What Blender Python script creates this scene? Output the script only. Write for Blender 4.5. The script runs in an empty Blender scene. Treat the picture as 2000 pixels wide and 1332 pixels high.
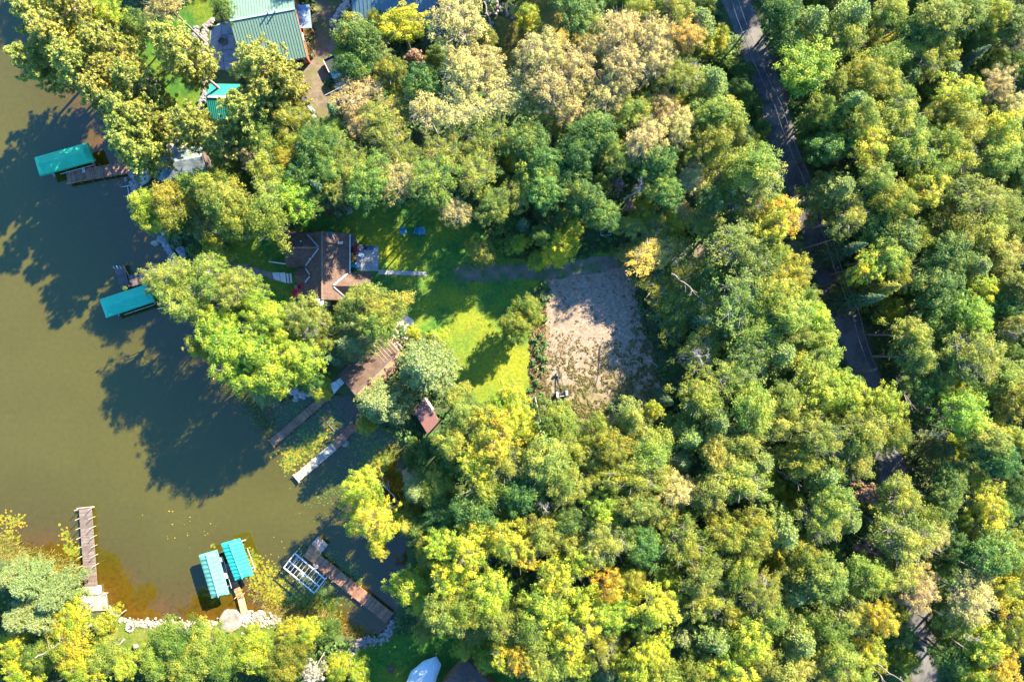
import bpy, math, random
import numpy as np
from mathutils import Vector, Matrix
from math import radians, pi, sin, cos, atan2, hypot

# ------------------------------------------------------------------ camera, sky, sun, exposure
S = bpy.context.scene
HC = 106.67                     # camera height above the lake (m)
PXM = 12.5                      # photo pixels per metre at lake level
cam_d = bpy.data.cameras.new('camera'); cam = bpy.data.objects.new('camera', cam_d)
S.collection.objects.link(cam); S.camera = cam
cam.location = (0, 0, HC); cam.rotation_euler = (0, 0, 0)
cam_d.sensor_width = 36; cam_d.lens = 24; cam_d.clip_end = 4000; cam_d.clip_start = 1

SUN_EL = radians(31.5); SUN_AZ = atan2(.66, .75)      # azimuth from +Y towards +X
w = bpy.data.worlds.new('World'); S.world = w; w.use_nodes = True
wn = w.node_tree.nodes; wl = w.node_tree.links
sky = wn.new('ShaderNodeTexSky'); sky.sky_type = 'NISHITA'; sky.sun_disc = False
sky.sun_elevation = SUN_EL; sky.sun_rotation = SUN_AZ; sky.altitude = 300
sky.air_density = 1.0; sky.dust_density = 0.3; sky.ozone_density = 3.0
bg = wn['Background']; bg.inputs[1].default_value = 0.13
hs_ = wn.new('ShaderNodeMix'); hs_.data_type = 'RGBA'; hs_.blend_type = 'MULTIPLY'; hs_.inputs[0].default_value = 1; hs_.inputs[7].default_value = (.38, .76, 1.08, 1)
wl.new(sky.outputs[0], hs_.inputs[6]); wl.new(hs_.outputs[2], bg.inputs[0])     # clear deep blue autumn sky
sd = bpy.data.lights.new('sun', 'SUN'); sun = bpy.data.objects.new('sun', sd); S.collection.objects.link(sun)
sd.energy = 5.0; sd.angle = radians(0.5); sd.color = (1.0, 0.895, 0.665)
sun_dir = Vector((sin(SUN_AZ)*cos(SUN_EL), cos(SUN_AZ)*cos(SUN_EL), sin(SUN_EL)))
sun.rotation_euler = (-sun_dir).to_track_quat('-Z', 'Y').to_euler(); sun.location = sun_dir*150
S.view_settings.view_transform = 'Standard'; S.view_settings.look = 'None'
S.view_settings.exposure = 2.66; S.view_settings.gamma = 1.0; S.view_settings.use_curve_mapping = False
S.render.engine = 'CYCLES'
S.cycles.max_bounces = 6; S.cycles.diffuse_bounces = 4; S.cycles.glossy_bounces = 2
S.cycles.transmission_bounces = 4; S.cycles.transparent_max_bounces = 6
S.cycles.use_denoising = True; S.cycles.caustics_reflective = False; S.cycles.caustics_refractive = False

rng = np.random.default_rng(7); random.seed(7)
COL = S.collection
GZ = 0.5                         # height of the land above the lake

def W(px, py, z=GZ):             # a photo pixel seen at height z -> world point
    k = (HC - z)/HC/PXM
    return Vector(((px-1000)*k, (666-py)*k, z))
def P(pts, z=GZ): return [W(x, y, z) for x, y in pts]

# ------------------------------------------------------------------ materials
def nt(name):
    m = bpy.data.materials.new(name); m.use_nodes = True
    t = m.node_tree; b = t.nodes['Principled BSDF']; b.inputs['Roughness'].default_value = .8
    b.inputs['Specular IOR Level'].default_value = .25
    return m, t, b
def node(t, typ, **kw):
    n = t.nodes.new(typ)
    for k, v in kw.items():
        if k in n.inputs.keys() if not k.startswith('_') else False: n.inputs[k].default_value = v
        else: setattr(n, k.lstrip('_'), v)
    return n
def noise(t, scale, detail=4, rough=.55, coord=None, vec=None):
    n = t.nodes.new('ShaderNodeTexNoise'); n.inputs['Scale'].default_value = scale
    n.inputs['Detail'].default_value = detail; n.inputs['Roughness'].default_value = rough
    if vec is None:
        c = t.nodes.new('ShaderNodeTexCoord'); vec = c.outputs['Object']
    t.links.new(vec, n.inputs['Vector']); return n
def ramp(t, fac, stops):
    r = t.nodes.new('ShaderNodeValToRGB'); e = r.color_ramp.elements
    while len(e) < len(stops): e.new(.5)
    for i, (p, c) in enumerate(stops): e[i].position = p; e[i].color = (*c, 1)
    t.links.new(fac, r.inputs['Fac']); return r
def mix(t, fac, a, b, typ='MIX'):
    n = t.nodes.new('ShaderNodeMix'); n.data_type = 'RGBA'; n.blend_type = typ
    for s, i in ((fac, 0), (a, 6), (b, 7)):
        if hasattr(s, 'links') or hasattr(s, 'is_linked'): t.links.new(s, n.inputs[i])
        elif isinstance(s, (int, float)): n.inputs[i].default_value = s
        else: n.inputs[i].default_value = (*s, 1)
    return n.outputs[2]
def bump(t, b, h, strength=.5, dist=.05):
    n = t.nodes.new('ShaderNodeBump'); n.inputs['Strength'].default_value = strength
    n.inputs['Distance'].default_value = dist
    t.links.new(h, n.inputs['Height']); t.links.new(n.outputs[0], b.inputs['Normal'])
def mottled(name, c1, c2, scale=3, c3=None, fine=18, bmp=.4, bd=.03, rough=.85, metal=0, scale2=.5, lo=.35, hi=.65):
    """base colour that wanders between two or three tones at two scales, with fine relief"""
    m, t, b = nt(name)
    n = noise(t, scale, 5, .6)
    col = ramp(t, n.outputs[0], [(lo, c1), (hi, c2)]).outputs[0]
    if c3 is not None:
        n2 = noise(t, scale2, 3, .6); f = ramp(t, n2.outputs[0], [(.45, (0, 0, 0)), (.62, (1, 1, 1))]).outputs[0]
        col = mix(t, f, col, c3)
    n3 = noise(t, fine, 3, .7)
    g = ramp(t, n3.outputs[0], [(.3, (.72, .72, .72)), (.7, (1.2, 1.2, 1.2))]).outputs[0]
    col = mix(t, 1.0, col, g, 'MULTIPLY')
    t.links.new(col, b.inputs['Base Color']); bump(t, b, n3.outputs[0], bmp, bd)
    b.inputs['Roughness'].default_value = rough; b.inputs['Metallic'].default_value = metal
    return m
def plankmat(name, c1, c2, rough=.8):
    """weathered boards: each board (own mesh island) a tone of its own, grain along it"""
    m, t, b = nt(name)
    g = t.nodes.new('ShaderNodeNewGeometry')
    r = ramp(t, g.outputs['Random Per Island'], [(0, c1), (1, c2)]).outputs[0]
    n = noise(t, 2.5, 5, .65); f = ramp(t, n.outputs[0], [(.3, (.62, .62, .62)), (.7, (1.25, 1.25, 1.25))]).outputs[0]
    t.links.new(mix(t, 1.0, r, f, 'MULTIPLY'), b.inputs['Base Color'])
    n2 = noise(t, 30, 3); bump(t, b, n2.outputs[0], .3, .01)
    b.inputs['Roughness'].default_value = rough
    return m
def plain(name, c, rough=.6, metal=0, spec=.4):
    m, t, b = nt(name)
    n = noise(t, 6, 4); f = ramp(t, n.outputs[0], [(.3, (.8, .8, .8)), (.7, (1.12, 1.12, 1.12))]).outputs[0]
    t.links.new(mix(t, 1.0, c, f, 'MULTIPLY'), b.inputs['Base Color'])
    b.inputs['Roughness'].default_value = rough; b.inputs['Metallic'].default_value = metal
    b.inputs['Specular IOR Level'].default_value = spec
    return m

# ------------------------------------------------------------------ mesh helpers
class MB:
    def __init__(s): s.v = []; s.f = []
    def add(s, vs, fs):
        o = len(s.v); s.v += [tuple(v) for v in vs]; s.f += [tuple(i+o for i in f) for f in fs]; return s
    def hexa(s, lo, hi):          # two quads, bottom and top
        return s.add(list(lo)+list(hi), [(3,2,1,0),(4,5,6,7),(0,1,5,4),(1,2,6,5),(2,3,7,6),(3,0,4,7)])
    def box(s, c, size, rot=0):   # centre, full size, rotation about z
        cx, cy, cz = c; a, b, h = size[0]/2, size[1]/2, size[2]/2; cr, sr = cos(rot), sin(rot)
        q = [(cx+x*cr-y*sr, cy+x*sr+y*cr) for x, y in ((-a,-b),(a,-b),(a,b),(-a,b))]
        return s.hexa([(x, y, cz-h) for x, y in q], [(x, y, cz+h) for x, y in q])
    def beam(s, p, q, w, h):      # box-section member between two points
        p = Vector(p); q = Vector(q); d = (q-p).normalized()
        up = Vector((0,0,1)) if abs(d.z) < .95 else Vector((1,0,0))
        r = d.cross(up).normalized()*w/2; u = r.cross(d).normalized()*h/2
        return s.hexa([p-r-u, p+r-u, p+r+u, p-r+u], [q-r-u, q+r-u, q+r+u, q-r+u])
    def tube(s, p, q, r0, r1=None, n=6):
        r1 = r0 if r1 is None else r1
        p = Vector(p); q = Vector(q); d = (q-p).normalized()
        up = Vector((0,0,1)) if abs(d.z) < .95 else Vector((1,0,0))
        a = d.cross(up).normalized(); b = a.cross(d)
        vs = [p+(a*cos(2*pi*i/n)+b*sin(2*pi*i/n))*r0 for i in range(n)]+[q+(a*cos(2*pi*i/n)+b*sin(2*pi*i/n))*r1 for i in range(n)]
        return s.add(vs, [(i, (i+1)%n, n+(i+1)%n, n+i) for i in range(n)]+[tuple(range(n))[::-1], tuple(range(n, 2*n))])
    def quadslab(s, q, th):       # top quad (4 points) with thickness downwards
        lo = [(x, y, z-th) for x, y, z in q]; return s.hexa(lo, q)
    def blob(s, c, r, sq=.6, n=0, jit=.25):   # an irregular stone
        c = Vector(c); rr = random.Random(int(c.x*991+c.y*577+n))
        vs = []; rings = [(-.75, .6), (-.15, 1.0), (.5, .85), (.9, .4)]
        k = 7; ph = rr.random()*6
        for zz, ra in rings:
            for i in range(k):
                a = ph+2*pi*i/k; j = 1+rr.uniform(-jit, jit)
                vs.append(c+Vector((cos(a)*r*ra*j, sin(a)*r*ra*j*rr.uniform(.8, 1.05), zz*r*sq*(1+rr.uniform(-.15, .15)))))
        fs = [tuple(range(k))[::-1], tuple(range(3*k, 4*k))]
        for l in range(3): fs += [(l*k+i, l*k+(i+1)%k, (l+1)*k+(i+1)%k, (l+1)*k+i) for i in range(k)]
        return s.add(vs, fs)
    def mesh(s, name, m=None, smooth=False):
        me = bpy.data.meshes.new(name); me.from_pydata(s.v, [], s.f); me.update()
        if m: me.materials.append(m)
        if smooth: me.polygons.foreach_set('use_smooth', [True]*len(me.polygons))
        return me
    def build(s, name, m=None, parent=None, smooth=False):
        return link(name, s.mesh(name, m, smooth), parent)
def link(name, data, parent=None):      # parts are modelled in world coordinates below an Empty at the thing's base
    o = bpy.data.objects.new(name, data); COL.objects.link(o)
    if parent is not None:
        o.parent = parent
        if parent.type == 'EMPTY': o.matrix_parent_inverse = Matrix.Translation(-parent.location)
    return o
def tag(o, label=None, cat=None, group=None, kind=None):
    if label: o['label'] = label
    if cat: o['category'] = cat
    if group: o['group'] = group
    if kind: o['kind'] = kind
    return o
def thing(name, label, cat, loc=(0,0,0), group=None):
    o = bpy.data.objects.new(name, None); COL.objects.link(o); o.location = loc; o.empty_display_size = .3
    return tag(o, label, cat, group)

def npmesh(name, verts, faces4, mat, attrs=None):
    me = bpy.data.meshes.new(name); n = len(faces4)
    me.vertices.add(len(verts)); me.vertices.foreach_set('co', np.asarray(verts, np.float32).ravel())
    k = faces4.shape[1]
    me.loops.add(n*k); me.loops.foreach_set('vertex_index', faces4.astype(np.int32).ravel())
    me.polygons.add(n); me.polygons.foreach_set('loop_start', np.arange(n, dtype=np.int32)*k)
    me.polygons.foreach_set('loop_total', np.full(n, k, np.int32))
    me.update(calc_edges=True)
    if mat: me.materials.append(mat)
    for key, val in (attrs or {}).items():
        a = me.attributes.new(key, 'FLOAT', 'FACE' if len(val) == n else 'POINT'); a.data.foreach_set('value', np.asarray(val, np.float32))
    return me

def inpoly(x, y, poly):
    x = np.asarray(x); y = np.asarray(y); c = np.zeros(x.shape, bool); n = len(poly)
    for i in range(n):
        x0, y0 = poly[i][:2]; x1, y1 = poly[(i+1) % n][:2]
        if y0 == y1: continue
        c ^= ((y0 > y) != (y1 > y)) & (x < (x1-x0)*(y-y0)/(y1-y0)+x0)
    return c
def distpoly(x, y, poly, closed=True):
    d = np.full(np.shape(x), 1e9); n = len(poly)
    for i in range(n if closed else n-1):
        x0, y0 = poly[i][:2]; x1, y1 = poly[(i+1) % n][:2]; dx, dy = x1-x0, y1-y0
        L = dx*dx+dy*dy+1e-9; t = np.clip(((x-x0)*dx+(y-y0)*dy)/L, 0, 1)
        d = np.minimum(d, np.hypot(x-x0-t*dx, y-y0-t*dy))
    return d
def rough_poly(pts, step=.6, amp=.35, seed=0):
    """densify a world polygon and wander its outline a little"""
    r = np.random.default_rng(seed); out = []; n = len(pts)
    for i in range(n):
        a, b = Vector(pts[i][:2]), Vector(pts[(i+1) % n][:2]); L = (b-a).length; k = max(1, int(L/step))
        for j in range(k): out.append(a.lerp(b, j/k))
    m = len(out); off = r.normal(0, 1, m)
    for _ in range(2): off = (np.roll(off, 1)+off+np.roll(off, -1))/3
    off = off*1.6+r.normal(0, .35, m)
    res = []
    for i in range(m):
        d = (out[(i+1) % m]-out[i-1]); nn = Vector((-d.y, d.x)).normalized() if d.length > 0 else Vector((0, 0))
        res.append(out[i]+nn*off[i]*amp)
    return res

# ------------------------------------------------------------------ shoreline (photo pixels at lake level)
LAKE_PX = [(-3000,-1500),(60,-1500),(100,-300),(118,-50),(135,30),(160,110),(190,180),(205,240),(215,290),(248,318),(258,345),(262,372),
 (285,400),(300,440),(318,466),(330,486),(345,508),(345,545),(352,585),(385,620),(430,655),(475,700),(520,745),(560,768),(600,770),(640,765),
 (655,766),(690,778),(700,800),(715,835),(745,845),(775,862),(792,885),(795,915),(800,940),(797,985),(800,1060),(790,1130),(778,1180),
 (765,1208),(757,1232),(738,1247),(700,1250),(650,1226),(600,1212),(545,1205),(520,1200),(484,1196),(455,1196),(430,1208),(400,1216),
 (330,1214),(260,1212),(232,1202),(212,1180),(208,1160),(194,1152),(164,1146),(160,1140),(145,1125),(100,1100),(50,1085),(0,1080),
 (-100,1085),(-300,1110),(-3000,1400)]
LAKE = [W(x, y, 0.0)[:2] for x, y in LAKE_PX]
ROAD_PX = [(1330,-260),(1395,-90),(1437,0),(1455,42),(1474,100),(1497,160),(1513,210),(1526,262),(1541,312),(1557,350),(1578,410),(1597,468),
 (1610,513),(1630,565),(1646,612),(1664,658),(1685,716),(1700,752),(1718,815),(1736,880),(1746,936),(1756,1010),(1768,1080),(1783,1150),
 (1794,1211),(1801,1262),(1808,1330),(1818,1420),(1835,1560)]
ROAD = [W(x, y)[:2] for x, y in ROAD_PX]
RW = 1.98
LAWNS_PX = {
 'lawn': [(415,495),(470,470),(540,462),(590,440),(612,405),(650,392),(740,380),(860,392),(940,440),(990,500),(1100,512),(1190,490),(1236,495),
          (1240,525),(1120,535),(1060,555),(1030,575),(1040,650),(1036,720),(1034,790),(990,800),(905,790),(880,735),(845,650),(800,632),(760,640),(730,590),(560,600),(520,610),(500,560),(430,530)],
 'lakeside_lawn': [(262,70),(330,20),(395,-60),(452,-60),(456,28),(430,50),(405,60),(392,110),(395,170),(385,240),(330,300),(290,250),(262,190),(250,130)],
 'clearing_grass': [(940,70),(985,25),(1060,-50),(1150,-50),(1150,60),(1130,120),(1040,150),(960,140),(925,120)],
 'cottage_lawn': [(682,1272),(715,1255),(760,1242),(850,1225),(1000,1232),(1020,1300),(1010,1400),(690,1400),(680,1320)],
 'shore_grass': [(212,1205),(232,1213),(300,1222),(420,1222),(560,1215),(560,1290),(300,1300),(225,1290),(205,1235)],
 'drive_verge': [(640,85),(668,70),(672,120),(660,150),(640,152)]}
CLEAR_PX = [(1068,548),(1120,528),(1190,512),(1236,520),(1252,600),(1276,690),(1292,760),(1280,810),(1215,832),(1150,835),(1085,800),(1058,770),(1062,700),(1066,620)]
DRIVE_PX = [(890,530),(960,525),(1030,521),(1100,520),(1170,508),(1236,492),(1330,478),(1420,472),(1500,482),(1560,492),(1600,500),(1596,470)]
DRIVE_PX = [(885,537),(950,533),(1020,532),(1090,528),(1160,518),(1230,506),(1320,492),(1410,486),(1500,490),(1570,490),(1600,478)]
YARD_PX = [(605,-90),(700,-90),(692,-10),(668,30),(655,85),(644,110),(642,165),(668,190),(655,225),(632,232),(612,226),(600,195),(578,165),(585,140),(606,110),(612,60),(606,0)]
def poly_w(px): return [W(x, y)[:2] for x, y in px]
CLEARPOLYS = [poly_w(v) for v in LAWNS_PX.values()]+[poly_w(CLEAR_PX), poly_w(YARD_PX)]
BUILT_PX = [[(450,-80),(575,-80),(604,124),(470,140)], [(405,40),(460,30),(480,150),(408,140)], [(685,-60),(850,-60),(850,55),(700,25)],
            [(403,162),(462,162),(462,226),(405,226)], [(558,452),(745,452),(745,592),(558,592)], [(640,735),(780,670),(800,690),(703,790)],
            [(160,1145),(212,1145),(212,1205),(160,1205)], [(795,1290),(920,1290),(930,1400),(790,1400)], [(294,300),(396,285),(400,340),(300,355)],
            [(805,800),(829,776),(858,822),(835,848)], [(425,1195),(520,1195),(520,1235),(425,1235)], [(430,505),(580,525),(580,560),(430,528)]]
BUILT = [poly_w(v) for v in BUILT_PX]

def shore_dist(x, y):
    d = distpoly(x, y, LAKE); return np.where(inpoly(x, y, LAKE), -d, d)   # positive on land

# ------------------------------------------------------------------ ground sheet
def axis(a, b, s, far):
    c = np.arange(a, b+s/2, s); e = b+np.cumsum(np.geomspace(s*1.5, far/3, 16)); f = a-np.cumsum(np.geomspace(s*1.5, far/3, 16))
    return np.concatenate([f[::-1], c, e])
gx = axis(-88, 92, .5, 900); gy = axis(-60, 62, .5, 900)
X, Y = np.meshgrid(gx, gy); D = shore_dist(X, Y)
def vnoise(x, y, s, seed):
    r = np.random.default_rng(seed); g = r.random((128, 128)); u = (x/s) % 127; v = (y/s) % 127
    i = u.astype(int); j = v.astype(int); a = u-i; b = v-j; a = a*a*(3-2*a); b = b*b*(3-2*b)
    i2 = (i+1) % 128; j2 = (j+1) % 128
    return (g[j, i]*(1-a)+g[j, i2]*a)*(1-b)+(g[j2, i]*(1-a)+g[j2, i2]*a)*b
Dn = D+(vnoise(X, Y, 1.3, 3)-.5)*.6
t_ = np.clip((Dn+.2)/1.4, 0, 1); Z = np.where(Dn > -.2, -.02+(GZ+.02)*t_*t_*(3-2*t_), np.maximum(-3, Dn*.35))
nx, ny = len(gx), len(gy)
idx = np.arange(nx*ny).reshape(ny, nx)
F = np.stack([idx[:-1, :-1], idx[:-1, 1:], idx[1:, 1:], idx[1:, :-1]], -1).reshape(-1, 4)
m_ground, t, b = nt('forest_floor')
n1 = noise(t, .35, 5, .6); n2 = noise(t, 3.2, 5, .7); n3 = noise(t, 16, 3, .7)
c = ramp(t, n2.outputs[0], [(.3, (.030, .042, .016)), (.5, (.055, .075, .022)), (.62, (.10, .085, .045)), (.75, (.17, .12, .07))]).outputs[0]
c = mix(t, ramp(t, n1.outputs[0], [(.4, (0,0,0)), (.65, (1,1,1))]).outputs[0], c, (.05, .085, .02))
c = mix(t, 1.0, c, ramp(t, n3.outputs[0], [(.3, (.6,.6,.6)), (.7, (1.3,1.3,1.3))]).outputs[0], 'MULTIPLY')
t.links.new(c, b.inputs['Base Color']); bump(t, b, n3.outputs[0], .8, .12)
g_ = link('ground', npmesh('ground', np.stack([X.ravel(), Y.ravel(), Z.ravel()], 1), F, m_ground)); tag(g_, kind='structure')
g_['label'] = 'forest floor of leaf litter and low green plants round the lake'

# ------------------------------------------------------------------ lake: turbid olive water, amber where it is shallow over sand
wx = axis(-88, 0, .7, 1500); wy = axis(-60, 62, .7, 1500)
X2, Y2 = np.meshgrid(wx, wy); D2 = -shore_dist(X2, Y2)
keep = D2 > -3.0
idx = np.arange(len(wx)*len(wy)).reshape(len(wy), len(wx))
F2 = np.stack([idx[:-1, :-1], idx[:-1, 1:], idx[1:, 1:], idx[1:, :-1]], -1).reshape(-1, 4)
F2 = F2[keep.ravel()[F2].all(1)]
used = np.unique(F2); re_ = np.full(X2.size, -1); re_[used] = np.arange(len(used)); F2 = re_[F2]
m_water, t, b = nt('lake_water')
at = node(t, 'ShaderNodeAttribute', attribute_name='depth')
nz = noise(t, .16, 5, .6); nf = noise(t, 1.4, 5, .65)
ma = node(t, 'ShaderNodeMath', operation='MULTIPLY_ADD'); t.links.new(nz.outputs[0], ma.inputs[0]); ma.inputs[1].default_value = .4; t.links.new(at.outputs['Fac'], ma.inputs[2])
dr = ramp(t, ma.outputs[0], [(.17, (.088, .040, .005)), (.28, (.060, .034, .003)), (.42, (.046, .036, .003)), (.66, (.047, .041, .004)), (.85, (.053, .046, .005))])
c = mix(t, 1.0, dr.outputs[0], ramp(t, nf.outputs[0], [(.3, (.90,.90,.90)), (.7, (1.08,1.08,1.08))]).outputs[0], 'MULTIPLY')
wf = ramp(t, noise(t, 1.1, 6, .7).outputs[0], [(.5, (0,0,0)), (.72, (1,1,1))]).outputs[0]     # weed and stones on the bottom near the shore
inv = ramp(t, at.outputs['Fac'], [(.05, (1,1,1)), (.38, (0,0,0))]).outputs[0]
c = mix(t, mix(t, 1.0, wf, inv, 'MULTIPLY'), c, (.025, .018, .004))
t.links.new(c, b.inputs['Base Color']); b.inputs['Roughness'].default_value = .06; b.inputs['IOR'].default_value = 1.34
b.inputs['Specular IOR Level'].default_value = 1.0
rp = noise(t, 3.0, 3, .5); bump(t, b, rp.outputs[0], .10, .03)
me = npmesh('lake', np.stack([X2.ravel(), Y2.ravel(), np.zeros(X2.size)], 1)[used], F2, m_water, {'depth': np.clip(D2.ravel()[used]/16, 0, 1)*.62})
lake = link('lake', me); tag(lake, 'olive lake water turning amber brown along the shallow shore', kind='structure')

# ------------------------------------------------------------------ flat sheets on the land
from mathutils.geometry import tessellate_polygon
def sheet(name, pts, z, mat, label=None, amp=.35, seed=1, step=.6):
    q = rough_poly(pts, step, amp, seed) if amp else [Vector(p[:2]) for p in pts]
    vs = [(p.x, p.y, z) for p in q]
    fs = tessellate_polygon([[Vector(v) for v in vs]])
    me = bpy.data.meshes.new(name); me.from_pydata(vs, [], [tuple(f) for f in fs]); me.update()
    me.materials.append(mat)
    import bmesh
    bm = bmesh.new(); bm.from_mesh(me); bmesh.ops.recalc_face_normals(bm, faces=bm.faces)
    for f in bm.faces:
        if f.normal.z < 0: f.normal_flip()
    bm.to_mesh(me); bm.free()
    o = link(name, me); tag(o, label, kind='structure'); return o
def grassmat(name, dark, mid, dry, lo=.4, hi=.62, dirt=(.16,.12,.07), dry_spot=None):
    m, t, b = nt(name)
    a = noise(t, .12, 4, .6); c_ = noise(t, 1.1, 5, .65); f = noise(t, 9, 4, .75)
    col = ramp(t, c_.outputs[0], [(.32, dark), (.6, mid)]).outputs[0]
    col = mix(t, ramp(t, a.outputs[0], [(lo, (0,0,0)), (hi, (1,1,1))]).outputs[0], col, dry)
    if dry_spot:        # a stretch of thinner, yellowed turf with a soft edge
        tc = node(t, 'ShaderNodeTexCoord'); vd = node(t, 'ShaderNodeVectorMath', operation='DISTANCE'); t.links.new(tc.outputs['Object'], vd.inputs[0]); vd.inputs[1].default_value = dry_spot[0]
        mm = node(t, 'ShaderNodeMath', operation='MULTIPLY_ADD'); t.links.new(a.outputs[0], mm.inputs[0]); mm.inputs[1].default_value = -9; t.links.new(vd.outputs['Value'], mm.inputs[2])
        mp = node(t, 'ShaderNodeMapRange'); t.links.new(mm.outputs[0], mp.inputs['Value']); mp.inputs[1].default_value = dry_spot[1]; mp.inputs[2].default_value = -3; mp.inputs[3].default_value = 0; mp.inputs[4].default_value = .9
        col = mix(t, mp.outputs[0], col, dry_spot[2])
    col = mix(t, ramp(t, noise(t, .55, 5, .7).outputs[0], [(.62, (0,0,0)), (.75, (.8,.8,.8))]).outputs[0], col, dirt)
    col = mix(t, 1.0, col, ramp(t, f.outputs[0], [(.3, (.6,.6,.6)), (.7, (1.3,1.3,1.3))]).outputs[0], 'MULTIPLY')
    col = mix(t, 1.0, col, ramp(t, noise(t, 2.6, 6, .8).outputs[0], [(.36, (.62,.72,.7)), (.62, (1.22,1.16,1.1))]).outputs[0], 'MULTIPLY')
    t.links.new(col, b.inputs['Base Color']); bump(t, b, f.outputs[0], .8, .06); b.inputs['Specular IOR Level'].default_value = .1
    return m
M_LAWN = grassmat('lawn_grass', (.022, .090, .020), (.060, .150, .022), (.19, .20, .012), .45, .68, dirt=(.14,.13,.04), dry_spot=(W(965,715), 5.5, (.185,.19,.014)))
M_DRYLAWN = grassmat('dry_lawn', (.055, .10, .015), (.11, .14, .022), (.20, .165, .05), dirt=(.22,.17,.09))
M_LAWN2 = grassmat('lush_lawn', (.020, .075, .014), (.050, .115, .012), (.13, .14, .012), .5, .7)
M_WILD = grassmat('rough_grass', (.03, .045, .01), (.09, .08, .02), (.19, .14, .03), .35, .6)
zz = GZ
lawn_labels = {'lawn': 'mown lawn of green and yellowed grass round the brown cabin', 'lakeside_lawn': 'lawn between the lakeside pines and the stone patio',
 'clearing_grass': 'rough yellowish grass in the gap at the top edge', 'cottage_lawn': 'lush lawn in front of the white canopy at the bottom edge',
 'shore_grass': 'grass behind the pale stones along the bottom shore', 'drive_verge': 'strip of grass beside the dirt yard'}
for i, (k, v) in enumerate(LAWNS_PX.items()):
    sheet(k, poly_w(v), GZ+.004+i*.0004, {'cottage_lawn': M_LAWN2, 'lakeside_lawn': M_LAWN2, 'clearing_grass': M_WILD, 'shore_grass': M_DRYLAWN}.get(k, M_LAWN), lawn_labels[k], .4, i+5)

m_sand, t, b = nt('sandy_gravel')
a = noise(t, .5, 6, .7); c_ = noise(t, 2.4, 6, .75); f = noise(t, 14, 4, .8)
col = ramp(t, c_.outputs[0], [(.34, (.12,.083,.056)), (.5, (.215,.150,.103)), (.68, (.32,.235,.17))]).outputs[0]
sx = node(t, 'ShaderNodeSeparateXYZ'); tc = node(t, 'ShaderNodeTexCoord'); t.links.new(tc.outputs['Object'], sx.inputs[0])
my = node(t, 'ShaderNodeMapRange'); t.links.new(sx.outputs['Y'], my.inputs['Value'])
my.inputs[1].default_value = -1; my.inputs[2].default_value = -13; my.inputs[3].default_value = -.16; my.inputs[4].default_value = .30
ad = node(t, 'ShaderNodeMath', operation='ADD'); t.links.new(my.outputs[0], ad.inputs[0]); t.links.new(a.outputs[0], ad.inputs[1])
col = mix(t, ramp(t, ad.outputs[0], [(.52, (0,0,0)), (.66, (1,1,1))]).outputs[0], col, mix(t, ramp(t, noise(t, 1.7, 5, .7).outputs[0], [(.4,(0,0,0)),(.6,(1,1,1))]).outputs[0], (.055,.065,.02), (.20,.15,.07)))
col = mix(t, 1.0, col, ramp(t, f.outputs[0], [(.3, (.65,.65,.65)), (.7, (1.22,1.22,1.22))]).outputs[0], 'MULTIPLY')
t.links.new(col, b.inputs['Base Color']); bump(t, b, f.outputs[0], .6, .03)
sheet('gravel_clearing', poly_w(CLEAR_PX), GZ+.014, m_sand, 'pale sandy gravel clearing turning weedy towards its lower end', .55, 21, .4)

def ribbon(name, line, half, z, mat, label, jit=.0, seed=3, kind='structure'):
    r = np.random.default_rng(seed); pts = []
    for i in range(len(line)-1):
        a, b_ = Vector(line[i]), Vector(line[i+1]); k = max(1, int((b_-a).length/1.2))
        pts += [a.lerp(b_, j/k) for j in range(k)]
    pts.append(Vector(line[-1]))
    for _ in range(4): pts = [pts[0]]+[(pts[i-1]+pts[i]*2+pts[i+1])/4 for i in range(1, len(pts)-1)]+[pts[-1]]
    vs = []; fs = []
    for i, p in enumerate(pts):
        d = (pts[min(i+1, len(pts)-1)]-pts[max(i-1, 0)]).normalized(); n_ = Vector((-d.y, d.x))
        h1, h2 = half+r.normal(0, jit), half+r.normal(0, jit)
        vs += [(*(p+n_*h1), z), (*(p-n_*h2), z)]
        if i: fs.append((2*i-2, 2*i-1, 2*i+1, 2*i))
    me = bpy.data.meshes.new(name); me.from_pydata(vs, [], fs); me.update(); me.materials.append(mat)
    if me.polygons[0].normal.z < 0: me.flip_normals()
    o = link(name, me); tag(o, label, kind=kind); return o
M_DIRT = mottled('packed_dirt', (.11,.085,.060), (.19,.15,.11), 1.4, (.05,.10,.025), 12, .6, .05, scale2=.7)
M_YARD = mottled('yard_dirt', (.085,.062,.043), (.165,.122,.085), 1.2, (.10,.095,.03), 12, .6, .05, scale2=.45)
M_ASPH = mottled('old_asphalt', (.060,.057,.056), (.092,.086,.082), .9, (.125,.115,.105), 20, .35, .02, scale2=.35)
ribbon('driveway', [W(x, y)[:2] for x, y in DRIVE_PX], 1.35, GZ+.018, M_DIRT, 'dirt driveway leading from the road past the clearing to the lawn', .22, 5)
sheet('dirt_yard', poly_w(YARD_PX), GZ+.012, M_YARD, 'bare dirt yard beside the green roofed house', .3, 31)
ribbon('road_shoulder', ROAD, RW+.3, GZ+.022, mottled('gravel_verge', (.06,.06,.03), (.11,.09,.06), 3, (.04,.07,.02), 14), 'thin gravel verge along the country road', .18, 8)
ribbon('road', ROAD, RW, GZ+.028, M_ASPH, 'narrow old asphalt country road through the forest', .03, 9)
M_LITTER = mottled('leaf_litter', (.12,.085,.040), (.19,.13,.065), 2.5, (.10,.10,.03), 9, .8, .08)
sheet('leaf_strip', poly_w([(1036,600),(1060,590),(1066,640),(1062,700),(1060,770),(1066,812),(1040,812),(1038,760),(1040,680)]), GZ+.020, M_LITTER, 'strip of brown fallen leaves between lawn and clearing', .5, 12, .4)
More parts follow.
